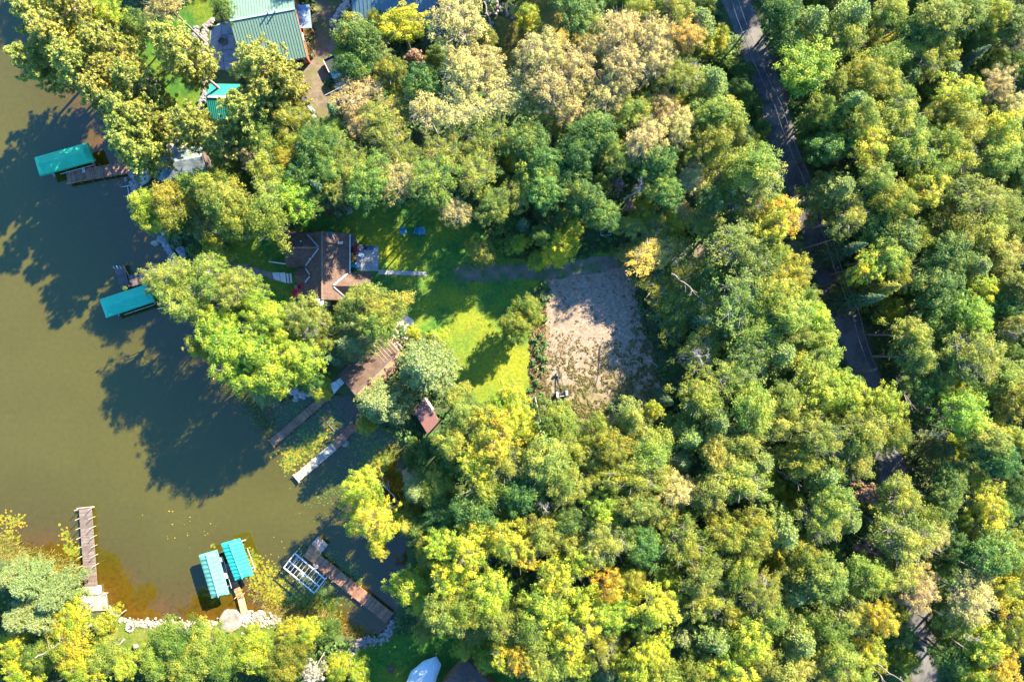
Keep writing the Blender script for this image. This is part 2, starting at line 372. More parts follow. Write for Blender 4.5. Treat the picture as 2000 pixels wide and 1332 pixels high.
M_PATH = mottled('foot_path', (.15,.11,.085), (.24,.19,.15), 1.5, (.09,.10,.04), 10, .5, .04)
ribbon('footpath', [W(x, y)[:2] for x, y in [(352,505),(390,510),(437,517),(470,521),(505,528),(535,541)]], .55, GZ+.024, M_PATH, 'worn footpath from the seawall to the cabin', .15, 6)
ribbon('boathouse_path', [W(x, y)[:2] for x, y in [(800,620),(795,640),(780,655),(765,675)]], 1.0, GZ+.026, mottled('pale_path', (.42,.33,.25), (.55,.45,.36), 1.8), 'pale bare path leading down to the boathouse', .3, 16)
sheet('lakeside_bare_ground', poly_w([(255,120),(275,130),(300,170),(310,230),(290,235),(268,185)]), GZ+.016, mottled('needle_litter', (.30,.19,.10), (.42,.28,.15), 2), 'orange brown needle litter beneath the lakeside pines', .5, 14)
sheet('lakeside_bare_bank', poly_w([(322,275),(350,262),(365,280),(340,290),(315,292)]), GZ+.016, mottled('bank_litter', (.32,.22,.13), (.45,.32,.2), 2), 'bare orange bank beside the shingled lakeside roof', .4, 15)
sheet('beach', [W(x, y, .2)[:2] for x, y in [(786,920),(800,905),(830,950),(820,990),(796,980)]], .50+.013, mottled('beach_sand', (.30,.20,.11), (.42,.3,.18), 2), 'small patch of tan bank by the fallen branches', .2, 17)

# ------------------------------------------------------------------ trees
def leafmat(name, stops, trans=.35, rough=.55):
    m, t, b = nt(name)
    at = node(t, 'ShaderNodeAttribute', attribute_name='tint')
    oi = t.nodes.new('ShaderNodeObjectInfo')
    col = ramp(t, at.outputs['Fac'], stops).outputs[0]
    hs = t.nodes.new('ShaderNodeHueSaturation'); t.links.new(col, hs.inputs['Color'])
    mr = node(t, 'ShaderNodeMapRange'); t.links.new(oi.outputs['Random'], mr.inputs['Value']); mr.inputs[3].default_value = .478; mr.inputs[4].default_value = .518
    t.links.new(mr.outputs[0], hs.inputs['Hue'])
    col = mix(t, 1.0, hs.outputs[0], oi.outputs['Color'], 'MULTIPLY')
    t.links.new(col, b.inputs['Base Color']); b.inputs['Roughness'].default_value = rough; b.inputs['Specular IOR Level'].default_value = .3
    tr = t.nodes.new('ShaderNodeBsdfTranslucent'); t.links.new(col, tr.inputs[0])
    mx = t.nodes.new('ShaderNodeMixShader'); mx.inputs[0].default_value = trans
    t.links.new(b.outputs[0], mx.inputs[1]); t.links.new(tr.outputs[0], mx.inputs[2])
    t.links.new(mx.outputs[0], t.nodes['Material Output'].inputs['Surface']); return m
LM = {
 'a': leafmat('aspen_leaves', [(0, (0.058, 0.133, 0.024)), (.45, (0.195, 0.275, 0.040)), (.8, (0.35, 0.375, 0.052)), (1, (0.47, 0.42, 0.052))], .62),
 'g': leafmat('green_leaves', [(0, (0.035, 0.093, 0.023)), (.5, (0.087, 0.174, 0.030)), (.85, (0.186, 0.261, 0.035)), (1, (0.348, 0.325, 0.035))], .52),
 'y': leafmat('yellow_leaves', [(0, (0.104, 0.174, 0.017)), (.4, (0.255, 0.313, 0.021)), (.8, (0.441, 0.406, 0.021)), (1, (0.580, 0.418, 0.023))], .45),
 'm': leafmat('lime_leaves', [(0, (0.070, 0.162, 0.014)), (.5, (0.197, 0.302, 0.021)), (.85, (0.371, 0.418, 0.023)), (1, (0.510, 0.464, 0.035))], .45),
 't': leafmat('tan_leaves', [(0, (0.174, 0.174, 0.041)), (.5, (0.348, 0.290, 0.081)), (.85, (0.487, 0.383, 0.116)), (1, (0.603, 0.418, 0.139))], .4),
 'o': leafmat('orange_leaves', [(0, (.22, .19, .02)), (.35, (.46, .27, .022)), (.7, (.60, .25, .02)), (1, (.60, .17, .03))], .4),
 'r': leafmat('rust_leaves', [(0, (.15,.09,.05)), (.5, (.26,.15,.09)), (1, (.38,.24,.15))]),
 'p': leafmat('red_pine_needles', [(0, (0.099, 0.133, 0.029)), (.45, (0.273, 0.296, 0.052)), (.8, (0.487, 0.441, 0.081)), (1, (0.603, 0.487, 0.104))], .35),
 'w': leafmat('white_pine_needles', [(0, (.070, .115, .032)), (.5, (.155, .215, .058)), (1, (.29, .315, .09))], .3),
 's': leafmat('spruce_needles', [(0, (0.023, 0.064, 0.026)), (.5, (0.052, 0.110, 0.039)), (1, (0.128, 0.191, 0.058))], .15),
 'n': leafmat('golden_conifer_leaves', [(0, (0.104, 0.139, 0.017)), (.5, (0.255, 0.255, 0.023)), (1, (0.418, 0.371, 0.035))], .3),
}
def barkmat(name, c1, c2): return mottled(name, c1, c2, 5, None, 25, .5, .02)
BARK = {'pale': barkmat('pale_bark', (.24,.20,.17), (.38,.33,.28)), 'grey': barkmat('grey_bark', (.13,.11,.09), (.23,.19,.16)),
        'pink': barkmat('pine_bark', (.20,.15,.13), (.34,.27,.24)), 'dark': barkmat('dark_bark', (.08,.06,.045), (.15,.12,.09)), 'bone': barkmat('dead_wood', (.26,.22,.19), (.40,.35,.31))}

class Tree:
    """collects tapered branches and leaf quads as arrays"""
    def __init__(s, seed): s.r = np.random.default_rng(seed); s.bv = []; s.bf = []; s.nb = 0; s.lp = []; s.ln = []; s.ls = []; s.lt = []; s.la = []
    def branch(s, pts, radii, n=5):
        pts = np.asarray(pts, float); m = len(pts); vs = np.zeros((m, n, 3))
        for i in range(m):
            d = pts[min(i+1, m-1)]-pts[max(i-1, 0)]; d /= np.linalg.norm(d)+1e-9
            u = np.array([0, 0, 1.]) if abs(d[2]) < .9 else np.array([1., 0, 0])
            a = np.cross(d, u); a /= np.linalg.norm(a); b = np.cross(a, d)
            for k in range(n): vs[i, k] = pts[i]+(a*cos(2*pi*k/n)+b*sin(2*pi*k/n))*radii[i]
        o = s.nb
        for i in range(m-1):
            for k in range(n): s.bf.append((o+i*n+k, o+i*n+(k+1) % n, o+(i+1)*n+(k+1) % n, o+(i+1)*n+k))
        s.bv.append(vs.reshape(-1, 3)); s.nb += m*n
    def limb(s, a, b, r0, r1, wob=.12, m=5, sag=0, n=4):
        a = np.asarray(a, float); b = np.asarray(b, float); L = np.linalg.norm(b-a); t = np.linspace(0, 1, m)[:, None]
        p = a+(b-a)*t; p[1:-1] += s.r.normal(0, wob*L/3, (m-2, 3)); p[:, 2] += sag*L*np.sin(t[:, 0]*pi)
        s.branch(p, np.linspace(r0, r1, m), n); return p
    def leaves(s, pos, nrm, size, tint, asp=.75):
        n = len(pos); s.lp.append(pos); s.ln.append(nrm); s.ls.append(np.broadcast_to(size, n).astype(float)); s.lt.append(np.broadcast_to(tint, n).astype(float)); s.la.append(np.full(n, asp))
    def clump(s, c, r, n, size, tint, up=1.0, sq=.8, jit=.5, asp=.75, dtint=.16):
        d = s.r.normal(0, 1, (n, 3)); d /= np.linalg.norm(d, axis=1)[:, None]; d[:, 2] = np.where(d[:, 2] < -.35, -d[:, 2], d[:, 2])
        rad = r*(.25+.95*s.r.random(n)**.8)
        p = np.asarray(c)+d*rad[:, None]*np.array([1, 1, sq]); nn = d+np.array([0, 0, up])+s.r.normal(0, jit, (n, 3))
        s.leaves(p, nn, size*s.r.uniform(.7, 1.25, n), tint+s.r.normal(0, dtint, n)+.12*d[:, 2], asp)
    def meshes(s, key, leafm, bark):
        out = [None, None]
        if s.lp:
            p = np.concatenate(s.lp); nn = np.concatenate(s.ln); sz = np.concatenate(s.ls); ti = np.clip(np.concatenate(s.lt), 0, 1); asp = np.concatenate(s.la)
            nn /= np.linalg.norm(nn, axis=1)[:, None]+1e-9
            h = s.r.normal(0, 1, nn.shape); a = np.cross(nn, h); a /= np.linalg.norm(a, axis=1)[:, None]; b = np.cross(nn, a)
            a *= (sz*.5)[:, None]; b *= (sz*.5*asp)[:, None]; k = nn*(sz*.10)[:, None]
            v = np.stack([p-a+k, p-b*.9, p+a+k, p+b], 1).reshape(-1, 3)
            f = np.arange(len(p)*4).reshape(-1, 4)
            out[0] = npmesh('crown_'+key, v, f, leafm, {'tint': ti})
        if s.bv:
            out[1] = npmesh('trunk_'+key, np.concatenate(s.bv), np.array(s.bf), bark)
            out[1].polygons.foreach_set('use_smooth', [True]*len(out[1].polygons))
        return out

R0, H0 = 4.2, 17.0               # prototype crown radius and height
def dome_dirs(r, n, zmin=-.15):
    k = np.arange(n)+.5; z = 1-(1-zmin)*k/n; ph = k*2.39996+r.random()*6.28; q = np.sqrt(1-z*z)
    return np.stack([q*np.cos(ph), q*np.sin(ph), z], 1)+r.normal(0, .10, (n, 3))
def broadleaf(seed, nlobe=17, ncl=9, per=60, leaf=.235, bark='grey', tbase=.45, dense=1.0, twigs=40, flat=.95, tintv=.15, spread=1.0, clr=.62, crown_h=.44, up=1.1):
    T = Tree(seed); r = T.r
    top = H0; base = H0*(1-crown_h); ch = top-base
    lean = r.normal(0, .35, 2)
    tp = [(0, 0, -.4), (lean[0]*.3, lean[1]*.3, base*.5), (lean[0]*.6, lean[1]*.6, base), (lean[0], lean[1], base+ch*.55)]
    T.branch(tp, [.26, .20, .16, .08], 6)
    lobes = dome_dirs(r, nlobe, .0)
    squash = np.array([r.uniform(.82, 1.1), r.uniform(.82, 1.1), 1])
    for d in lobes:
        out = R0*.70*spread*r.uniform(.60, 1.15)
        c = np.array([d[0]*out, d[1]*out, base+ch*.36+d[2]*ch*.47*flat*r.uniform(.72, 1.15)])*squash
        c[:2] += lean*.6; lr = R0*.27*r.uniform(.65, 1.35)
        st = np.array([lean[0]*.6, lean[1]*.6, base+ch*.1*r.random()]); T.limb(st, c, .10, .035, .15, 5)
        lt = tbase+r.normal(0, tintv)
        for e in dome_dirs(r, ncl, -.45):
            cc = c+e*np.array([lr, lr, lr*.8])*r.uniform(.55, 1.3)+r.normal(0, .18, 3); cr = clr*r.uniform(.55, 1.4)
            T.limb(c, cc, .03, .012, .1, 3, 0, 3)
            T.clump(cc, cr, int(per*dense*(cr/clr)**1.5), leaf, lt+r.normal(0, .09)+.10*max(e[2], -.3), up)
    for _ in range(twigs):      # pale twigs that show between the leaves
        d = dome_dirs(r, 1, .2)[0]; e = np.array([d[0]*R0*spread, d[1]*R0*spread, 0])*r.uniform(.5, 1)
        q = np.array([e[0]+lean[0]*.5, e[1]+lean[1]*.5, base+ch*(.45+.45*abs(d[2]))])
        T.limb((lean[0]*.6, lean[1]*.6, base+ch*r.uniform(.1, .5)), q, .06, .012, .15, 5, .05)
    return T
def redpine(seed):
    T = Tree(seed); r = T.r; lean = r.normal(0, .4, 2)
    ax = lambda z: np.array([lean[0]*(z/H0)**2, lean[1]*(z/H0)**2, z])
    T.branch([ax(z) for z in (0, 4, 8, 12, 15, 17)], [.27, .24, .20, .14, .08, .03], 6)
    z = H0*.40
    while z < H0-.2:
        f = (z-H0*.40)/(H0*.60); Lr = R0*1.05*(1-.75*f**1.6)*(.65+.35*min(1, f*4))
        for a in np.arange(0, 2*pi, 2*pi/5)+r.random()*6:
            L = Lr*r.uniform(.6, 1.15); a += r.normal(0, .2); st = ax(z+r.normal(0, .2))
            end = st+np.array([cos(a)*L, sin(a)*L, L*r.uniform(.05, .35)])
            pts = T.limb(st, end, .065, .018, .10, 5, -.06)
            for q in range(int(4+L*1.9)):
                u = r.uniform(.35, 1.0) if q else 1.0; i = min(int(u*4), 3); p = pts[i]+(pts[i+1]-pts[i])*(u*4-i)
                off = r.normal(0, 1, 3)*np.array([.65, .65, .28])*(.4+.5*L/R0)*(0 if u == 1 else 1)
                tip = p+off+np.array([0, 0, .25]); T.limb(p, tip, .022, .010, .1, 3, 0, 3)
                n = 34; d = r.normal(0, 1, (n, 3)); d[:, 2] = np.abs(d[:, 2])+.1; d /= np.linalg.norm(d, axis=1)[:, None]
                pr = np.cross(d, r.normal(0, 1, (n, 3)))
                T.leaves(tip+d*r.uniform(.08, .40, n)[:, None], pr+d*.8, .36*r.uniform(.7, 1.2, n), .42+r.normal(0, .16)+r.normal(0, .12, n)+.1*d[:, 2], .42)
        z += r.uniform(.55, .9)
    return T
def whitepine(seed, dense=1.0):
    T = Tree(seed); r = T.r
    T.branch([(0, 0, 0), (0, 0, 6), (.1, 0, 12), (.1, .1, 16.8)], [.28, .22, .13, .03], 6)
    z = H0*.22
    while z < H0-.3:
        f = (z-H0*.22)/(H0*.78); Lr = R0*1.12*(1-f**1.4)**.8+.25
        for a in np.arange(0, 2*pi, 2*pi/7)+r.random()*6:
            L = Lr*r.uniform(.75, 1.12); a += r.normal(0, .12); st = np.array([.1*f, .08*f, z])
            end = st+np.array([cos(a)*L, sin(a)*L, L*r.uniform(.0, .22)]); T.limb(st, end, .045, .010, .05, 5, .04)
            bt = .5+r.normal(0, .12); m = int(26*L*dense)
            u = r.uniform(.18, 1.0, m)**.8; side = r.normal(0, 1, m)*.30*(.35+u*(1.25-u)*1.3)*min(1, L/2)
            nrm = np.array([-sin(a), cos(a), 0])
            p = st+(end-st)*u[:, None]+nrm*side[:, None]; p[:, 2] += .04*L*np.sin(u*pi)+r.normal(0, .07, m)
            d = np.array([cos(a), sin(a), .25])
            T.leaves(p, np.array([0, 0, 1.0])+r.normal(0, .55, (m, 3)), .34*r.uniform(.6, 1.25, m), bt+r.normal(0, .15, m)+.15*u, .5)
        z += r.uniform(.36, .55)
    return T
def spruce(seed, wid=.62):
    T = Tree(seed); r = T.r
    T.branch([(0, 0, 0), (0, 0, 8), (0, 0, H0+.2)], [.2, .14, .02], 6)
    z = 1.2
    while z < H0-.1:
        f = z/H0; Lr = R0*wid*1.6*(1-f)**.85+.12
        for a in np.arange(0, 2*pi, 2*pi/9)+r.random()*6:
            L = Lr*r.uniform(.8, 1.1); a += r.normal(0, .1); st = np.array([0, 0, z]); end = st+np.array([cos(a)*L, sin(a)*L, -.16*L])
            T.limb(st, end, .03, .008, .04, 3, .05, 3); bt = .45+r.normal(0, .14); m = int(20*L+5)
            u = r.uniform(.1, 1.0, m); side = r.normal(0, 1, m)*.17*(1.15-u)*min(1.4, L)
            p = st+(end-st)*u[:, None]+np.array([-sin(a), cos(a), 0])*side[:, None]; p[:, 2] += r.normal(0, .05, m)
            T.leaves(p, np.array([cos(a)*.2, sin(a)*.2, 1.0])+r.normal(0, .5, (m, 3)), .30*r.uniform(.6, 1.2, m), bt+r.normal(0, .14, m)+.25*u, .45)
        z += r.uniform(.30, .42)
    return T
def deadtree(seed, fine=3):
    T = Tree(seed); r = T.r
    def grow(p, d, L, rad, lev):
        q = p+d*L; T.limb(p, q, rad, rad*.5, .12, 4, 0, 4 if lev < 2 else 3)
        if lev >= fine: return
        for _ in range(r.integers(3, 6)):
            nd = d*.6+r.normal(0, .55, 3)+np.array([0, 0, .15]); nd /= np.linalg.norm(nd); u = r.uniform(.35, 1)
            grow(p+(q-p)*u, nd, L*r.uniform(.45, .75), rad*.5, lev+1)
    T.branch([(0, 0, -.2), (.1, 0, 5), (0, .1, 10), (.1, .1, 14)], [.20, .16, .12, .06], 6)
    for a in np.arange(0, 2*pi, 2*pi/8)+r.random()*3:
        z = r.uniform(8, 14); grow(np.array([.05, .05, z]), np.array([cos(a)*.85, sin(a)*.85, r.uniform(.1, .7)]), R0*.42*r.uniform(.7, 1.1), .055, 0)
    return T
def bush(seed, per=60):
    T = Tree(seed); r = T.r
    for d in dome_dirs(r, 26, -.1):
        c = np.array([d[0]*R0*.72, d[1]*R0*.72, H0*.35+d[2]*H0*.45])*r.uniform(.75, 1.08)
        T.limb((0, 0, 0), c, .10, .04, .12, 4, .1); T.clump(c, R0*.30*r.uniform(.75, 1.3), per, .55, .45+r.normal(0, .14), .5, 1.4)
    return T
PROTO = {}
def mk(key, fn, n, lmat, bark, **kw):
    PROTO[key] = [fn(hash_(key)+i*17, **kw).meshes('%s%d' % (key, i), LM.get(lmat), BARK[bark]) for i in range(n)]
def hash_(k): return sum(ord(c)*31 for c in k)
mk('a', broadleaf, 3, 'a', 'grey')
PROTO['a'] += [broadleaf(904, nlobe=13, ncl=12, spread=1.0, flat=.75, twigs=70).meshes('a6', LM['a'], BARK['pale']), broadleaf(771, crown_h=.38, nlobe=21, spread=.92).meshes('a8', LM['a'], BARK['grey']), broadleaf(545, crown_h=.58, nlobe=15, ncl=10, clr=.8, spread=1.08).meshes('a9', LM['a'], BARK['grey']), broadleaf(123, crown_h=.5, nlobe=24, ncl=6, clr=.62).meshes('a7', LM['a'], BARK['pale'])]
mk('A', broadleaf, 3, 'a', 'pale', per=32, crown_h=.33, clr=.56, up=2.2, twigs=45)
mk('T', broadleaf, 2, 't', 'pale', nlobe=15, ncl=9, per=34, clr=.56, leaf=.21, twigs=80, up=2.2, crown_h=.34)
mk('g', broadleaf, 4, 'g', 'dark', tbase=.42, nlobe=16, ncl=9, twigs=10, per=70)
mk('y', broadleaf, 4, 'y', 'grey', nlobe=18, ncl=8, per=62, clr=.58, leaf=.225, tintv=.2)
mk('m', broadleaf, 3, 'm', 'grey', nlobe=18, ncl=8, per=72, clr=.60, leaf=.215, tintv=.16, twigs=12)
mk('t', broadleaf, 3, 't', 'pale', nlobe=17, ncl=8, per=60, clr=.55, leaf=.21, twigs=80)
mk('q', broadleaf, 2, 'a', 'pale', nlobe=16, ncl=8, per=62, clr=.56, leaf=.215, twigs=90)
for k_, s_, m_ in (('L', 11, 'a'), ('M', 12, 'y'), ('G', 13, 'g')): mk(k_, broadleaf, 2, m_, 'grey', nlobe=15, ncl=9, per=70, crown_h=.84, twigs=10)
mk('o', broadleaf, 1, 'o', 'grey', nlobe=17, ncl=8, per=70, clr=.58, leaf=.22)
mk('r', broadleaf, 1, 'r', 'grey', nlobe=7, ncl=8, per=40, leaf=.42, twigs=50)
mk('p', redpine, 4, 'p', 'pink')
mk('w', whitepine, 2, 'w', 'pink')
mk('s', spruce, 2, 's', 'dark')
mk('n', spruce, 1, 'n', 'dark', wid=.8)
mk('d', deadtree, 3, None, 'bone')
mk('b', bush, 3, 'g', 'dark'); mk('k', bush, 2, 'y', 'dark')

# photo pixel of the crown's middle, crown radius in pixels, kind (height override, tint); low greens right of the lower road added to shade it
TR = '''
p 75 22 50;p 142 18 46;m 200 25 38;g 258 42 38 11;t 330 15 38;p 108 72 52;p 68 120 44;p 150 135 54;p 205 90 44;p 218 140 42;p 190 185 48;p 262 168 46;p 240 215 50;p 252 258 46;p 292 225 38;p 258 290 42;p 342 100 54;p 365 242 46;p 430 268 42;
g 428 12 24 9;p 503 118 58;p 465 208 52;p 512 178 44;a 555 232 38;p 556 160 34;g 500 258 38;a 522 282 34;a 562 282 34;a 432 302 32;t 492 302 32;r 465 311 11 9;a 432 348 36;
g 705 78 46;g 690 125 42;m 785 52 44 15 y;w 732 88 24;r 812 112 20 8;t 896 45 54;a 952 62 22 9;g 858 98 28 9;t 703 186 44;a 762 138 40;g 826 158 42;s 648 212 34;t 910 138 50;t 948 128 40;t 978 190 46;a 748 236 42;a 790 205 34;t 836 215 44;t 900 216 48;
a 760 275 44;a 870 300 42;a 948 260 42;a 938 302 38;g 620 290 42;s 592 300 32;g 638 332 38;a 565 242 36;a 522 325 38;a 682 312 42;a 792 318 36;a 552 318 34;a 655 262 36;t 700 240 34;
y 1032 24 30 8;g 1122 18 50;t 1056 112 48;t 1160 96 38;t 1206 66 46;a 1256 25 34;a 1320 24 44;a 1366 40 40;t 1276 80 44;t 1338 76 34 15 y;t 1126 136 44;t 1076 172 48;w 1172 132 22 11;t 1222 128 46;t 1276 124 42;t 1186 185 42;
d 1358 125 26;q 1322 150 42;a 1396 155 42;a 1266 182 24;t 1292 208 34;a 1240 218 38;t 1112 216 42;a 1060 206 42;a 1400 226 48;a 1432 258 32;t 1330 252 42;t 1262 270 46;a 1388 285 46;g 1162 262 42;g 1128 295 42;g 1030 270 40;g 1062 315 42;s 1186 240 24;a 1202 312 36;g 1288 318 40;
a 1475 322 48;a 1515 348 46;a 1455 392 46;a 1418 335 42;t 1350 352 34;g 1302 370 38;g 1392 380 34;
b 1432 85 22 3;b 1450 138 22 3;b 1470 198 26 3;b 1440 222 24 4;b 1490 250 20 3;b 1414 110 24 4;b 1482 292 24 3;b 1425 180 26 4;
a 1590 38 42;g 1532 22 38;g 1548 88 34;m 1576 128 54;a 1672 28 46;a 1652 72 42;a 1742 22 42;g 1784 66 38;a 1726 116 42;a 1690 152 42;a 1736 168 38;a 1778 150 32;a 1640 170 34;a 1832 42 46;a 1888 28 46;y 1932 34 34 15;g 1972 46 42;
y 1834 95 36;a 1800 112 38;w 1852 140 40;s 1908 106 30;t 1986 66 34;t 1942 170 36;t 1978 212 38;y 1870 188 44;a 1862 222 46;a 1662 202 44;a 1684 236 46;a 1606 222 34;a 1762 232 44;y 1702 278 46;a 1782 288 46;a 1832 285 42;g 1625 282 38;g 1575 288 28 9;g 1592 250 28 9;a 1902 262 42;y 1962 262 46;a 1948 312 44;a 1872 312 44;g 1992 142 28;g 1900 70 30;
m 286 396 36;a 335 392 42;a 400 366 42;w 372 412 40;a 440 400 46;a 462 442 46;m 302 424 36;g 352 434 28;m 402 468 26 9;b 382 492 20 3;b 412 505 20 3;g 486 425 38;
q 318 545 36;q 356 548 42;q 345 575 46;q 402 548 46;q 385 600 42;q 452 568 42;q 425 510 30;m 422 648 44;q 475 555 36;m 500 598 34;
a 530 385 48;a 515 432 48;m 572 392 42;g 602 385 32;g 592 345 38;s 622 365 36;a 682 346 46;g 722 358 44;t 772 346 42;a 762 372 34;t 886 406 34;a 850 350 50;a 930 348 42;y 956 376 28 9;g 962 402 34;g 838 382 34;
a 940 490 34 9;b 986 462 30 6;y 1010 470 26 6;a 718 588 46;a 755 605 42;a 736 632 44;q 600 618 46;m 538 622 42;q 565 640 36;a 690 600 30;
m 1096 482 38 9 y;m 1052 508 22 5;a 1015 378 36;g 1110 350 52 13;g 1062 366 40;g 1152 388 38;g 1180 420 34;r 1208 362 16;r 1228 400 13 8;d 1252 362 22;m 1254 416 28 10;m 1322 430 30 10;a 1226 442 26;q 1270 465 42 9;t 1272 500 46 10 y;a 1240 500 28 7.5;
t 1335 412 24 10;a 1380 440 36 12;a 1440 478 52;s 1402 400 30;a 1300 552 50 8.5;a 1346 588 46 10;a 1340 522 42 11;a 1312 628 38 8;g 1392 542 38 11;a 1440 590 52;a 1482 532 46;a 1392 598 40;a 1472 642 46;s 1380 625 28;
a 1008 632 34 9;a 1036 606 36 9;a 1000 655 26 8;
o 1546 430 38 13;y 1508 442 42;q 1576 532 42 14 y;a 1510 502 34;a 1502 580 48;a 1540 612 46;m 1606 622 36;a 1636 658 38;a 1575 585 30;
a 1640 368 40;a 1636 420 38;a 1702 348 40;a 1742 398 42;y 1800 372 44;a 1822 345 38;q 1900 382 50;d 1922 360 30;a 1962 402 40;g 1752 458 42;g 1700 440 36;s 1672 482 32;a 1732 500 42;y 1692 520 38 15;a 1756 530 36;n 1732 562 40;m 1750 600 28 9;s 1692 582 32;
a 1872 438 48;a 1922 452 46;g 1852 502 46;g 1832 558 46;a 1902 520 42;a 1962 500 42;a 1982 560 42;y 1912 562 38;y 1936 590 28;g 1852 602 42;m 1890 622 44;a 1782 652 42;d 1976 652 26;g 1962 602 38;a 1806 470 36;a 1656 540 30 10;
y 382 678 26;m 446 690 50;m 490 740 42;m 440 640 34;m 500 682 48;m 542 720 50;m 590 695 46;m 560 662 40;g 602 742 28;m 620 762 26 9;w 508 768 26;
w 676 668 40;a 630 652 34;s 642 700 26;w 826 718 54;w 740 788 46;w 768 806 28;m 712 832 22 5;m 856 668 24 4;m 805 650 16 3;b 812 872 18 3;b 798 892 15 2.5;g 828 882 22 7;b 806 912 15 2.5;b 842 862 16 3;
a 886 862 34;a 898 778 32;a 912 808 34;a 946 822 38;y 960 862 48;y 1002 782 32;y 1002 822 38;y 938 902 44;m 985 800 30;
q 850 962 46 11;g 884 905 32 10;w 812 962 28;a 950 952 46;a 985 905 42;y 710 985 44 9.5;y 702 948 34;y 738 1020 40;
q 1366 690 44;d 1370 698 38;a 1372 778 48;a 1430 738 42;a 1462 698 46;a 1402 822 44;a 1472 800 48;a 1096 832 46 12;a 1070 900 52;a 1122 878 36;a 1168 852 36;a 1238 818 42;y 1274 800 20 14;a 1202 872 42;a 1270 880 46;a 1230 932 46;a 1160 932 38;a 1100 945 46;m 1176 992 38;g 1022 962 42;a 1242 982 42;t 1320 962 42;w 1328 900 34;a 1352 855 38;a 1402 882 46;a 1452 862 46;a 1442 942 50;a 1490 902 42;a 1388 962 44;s 1308 785 22 10;d 1062 990 32;g 1052 1010 30 10;a 1292 935 36;a 1292 1000 40;
a 1530 690 46;a 1590 720 46;m 1622 742 34;m 1602 768 44;m 1662 772 44;m 1728 792 38;a 1692 848 56;a 1742 852 38;a 1662 902 42;q 1590 850 48;a 1562 900 44;a 1612 925 44;a 1530 782 44;g 1572 790 28;a 1515 832 46;r 1690 966 28;a 1622 980 48;a 1756 972 44;a 1805 1000 38;a 1700 905 38;a 1560 650 34;
a 1800 700 46;a 1858 700 42;q 1906 690 54;d 1880 705 34;a 1952 732 46;m 1880 812 50;a 1832 735 34;a 1922 852 44;y 1936 845 30;a 1972 782 42;g 1832 642 36;w 1850 880 26 10;d 1830 850 20;g 1852 932 36;w 1885 928 32;g 1952 902 42;y 1932 982 42;g 1800 762 34;a 1992 862 38;g 1845 975 38;a 1990 640 40;g 1990 950 38;
w 40 1150 46;w 92 1176 50;w 28 1215 46;w 72 1218 44;y 132 1212 38;m 196 1226 26 8;y 120 1258 52;a 62 1290 44;y 150 1312 46;y 28 1318 40;a 190 1288 42;y 236 1312 26 8;w 12 1132 34;y 15 1270 34;
q 330 1262 52 8.68;q 392 1278 52 8.68;q 350 1308 48 8.32;q 300 1302 40 7.6;q 430 1300 40 7.6;a 470 1275 30 6.7;m 502 1288 42 7.78;y 562 1242 34 7.06;a 560 1275 44 7.96;y 596 1235 28;a 542 1308 44 7.96;r 610 1312 26 9 p;y 656 1312 32 6.88;y 698 1326 24;b 640 1232 26 3;
y 735 1035 42 9;y 702 1022 34 8.5;y 735 1078 20 8;n 790 1030 36 8.5;m 800 1150 42 10.5;m 828 1182 36 9;a 835 1088 40 12;a 852 1132 38 10;g 820 1040 36 9;y 880 1122 42;y 922 1072 46;y 946 1042 38;m 952 1152 46;a 872 1202 46;a 902 1190 42;y 906 1268 26 7.5;y 950 1292 28 8;y 990 1282 34;a 980 1212 46 13;a 930 1232 38 9.5;a 828 1236 28 9;
g 870 1012 42 11;g 930 1002 42;y 990 1052 42;m 870 1060 36;
y 1012 1082 42;a 1060 1042 42;g 1112 1022 38;a 1182 1058 46;y 1132 1102 42;y 1080 1132 46;y 1190 1140 32 15 o;y 1236 1082 24;m 1060 1182 46;y 1152 1182 42;m 1202 1202 42;y 1112 1232 46;a 1032 1222 46;y 1102 1262 42;a 1170 1252 42;y 1282 1182 46;y 1302 1132 28;g 1262 1062 42;a 1342 1060 48;a 1372 1112 46;a 1412 1042 42;a 1472 1040 46;a 1442 1112 44;q 1482 1150 46;d 1480 1142 56;w 1332 1190 36;a 1382 1172 42;a 1432 1190 42;a 1400 1252 46;w 1332 1245 38;y 1272 1270 38;y 1220 1302 28;m 1256 1298 42;y 1140 1290 38;a 1060 1292 48;w 1190 1312 34;y 1012 1292 32 15 o;a 1302 1312 42;y 1430 1312 46;m 1462 1242 46;a 1362 1302 40;a 1492 1292 40;a 1502 1202 42;g 1232 1030 36;a 1232 1130 36;a 1120 1060 34;
a 1532 1040 46;q 1602 1012 46;a 1572 1082 42;r 1700 1060 30;a 1662 1022 40;a 1772 1050 52;t 1822 1042 40;a 1612 1132 52;a 1760 1118 44;t 1792 1150 40;a 1702 1130 46;a 1552 1162 42;a 1662 1200 42;y 1712 1202 36 15 o;a 1622 1232 42;a 1562 1250 46;a 1540 1302 46;a 1642 1290 46;a 1602 1322 42;y 1692 1260 36;a 1680 1322 36;
g 1772 1245 34 11;m 1782 1302 30 9;s 1792 1262 24 9;t 1894 1165 46;g 1856 1112 30 11.5;g 1862 1188 28 11.5;g 1856 1242 28 11;g 1862 1300 28 11;g 1872 1062 36;y 1922 1012 38;r 1860 1096 10 6;g 1932 1082 46;r 1966 1158 12 6;a 1862 1212 34;y 1962 1140 36;d 1902 1246 24;y 1932 1262 46;y 1982 1222 46;y 1950 1312 50 15 o;g 1852 1292 34;m 1902 1312 36;a 1982 1070 38;y 1992 1100 36
'''
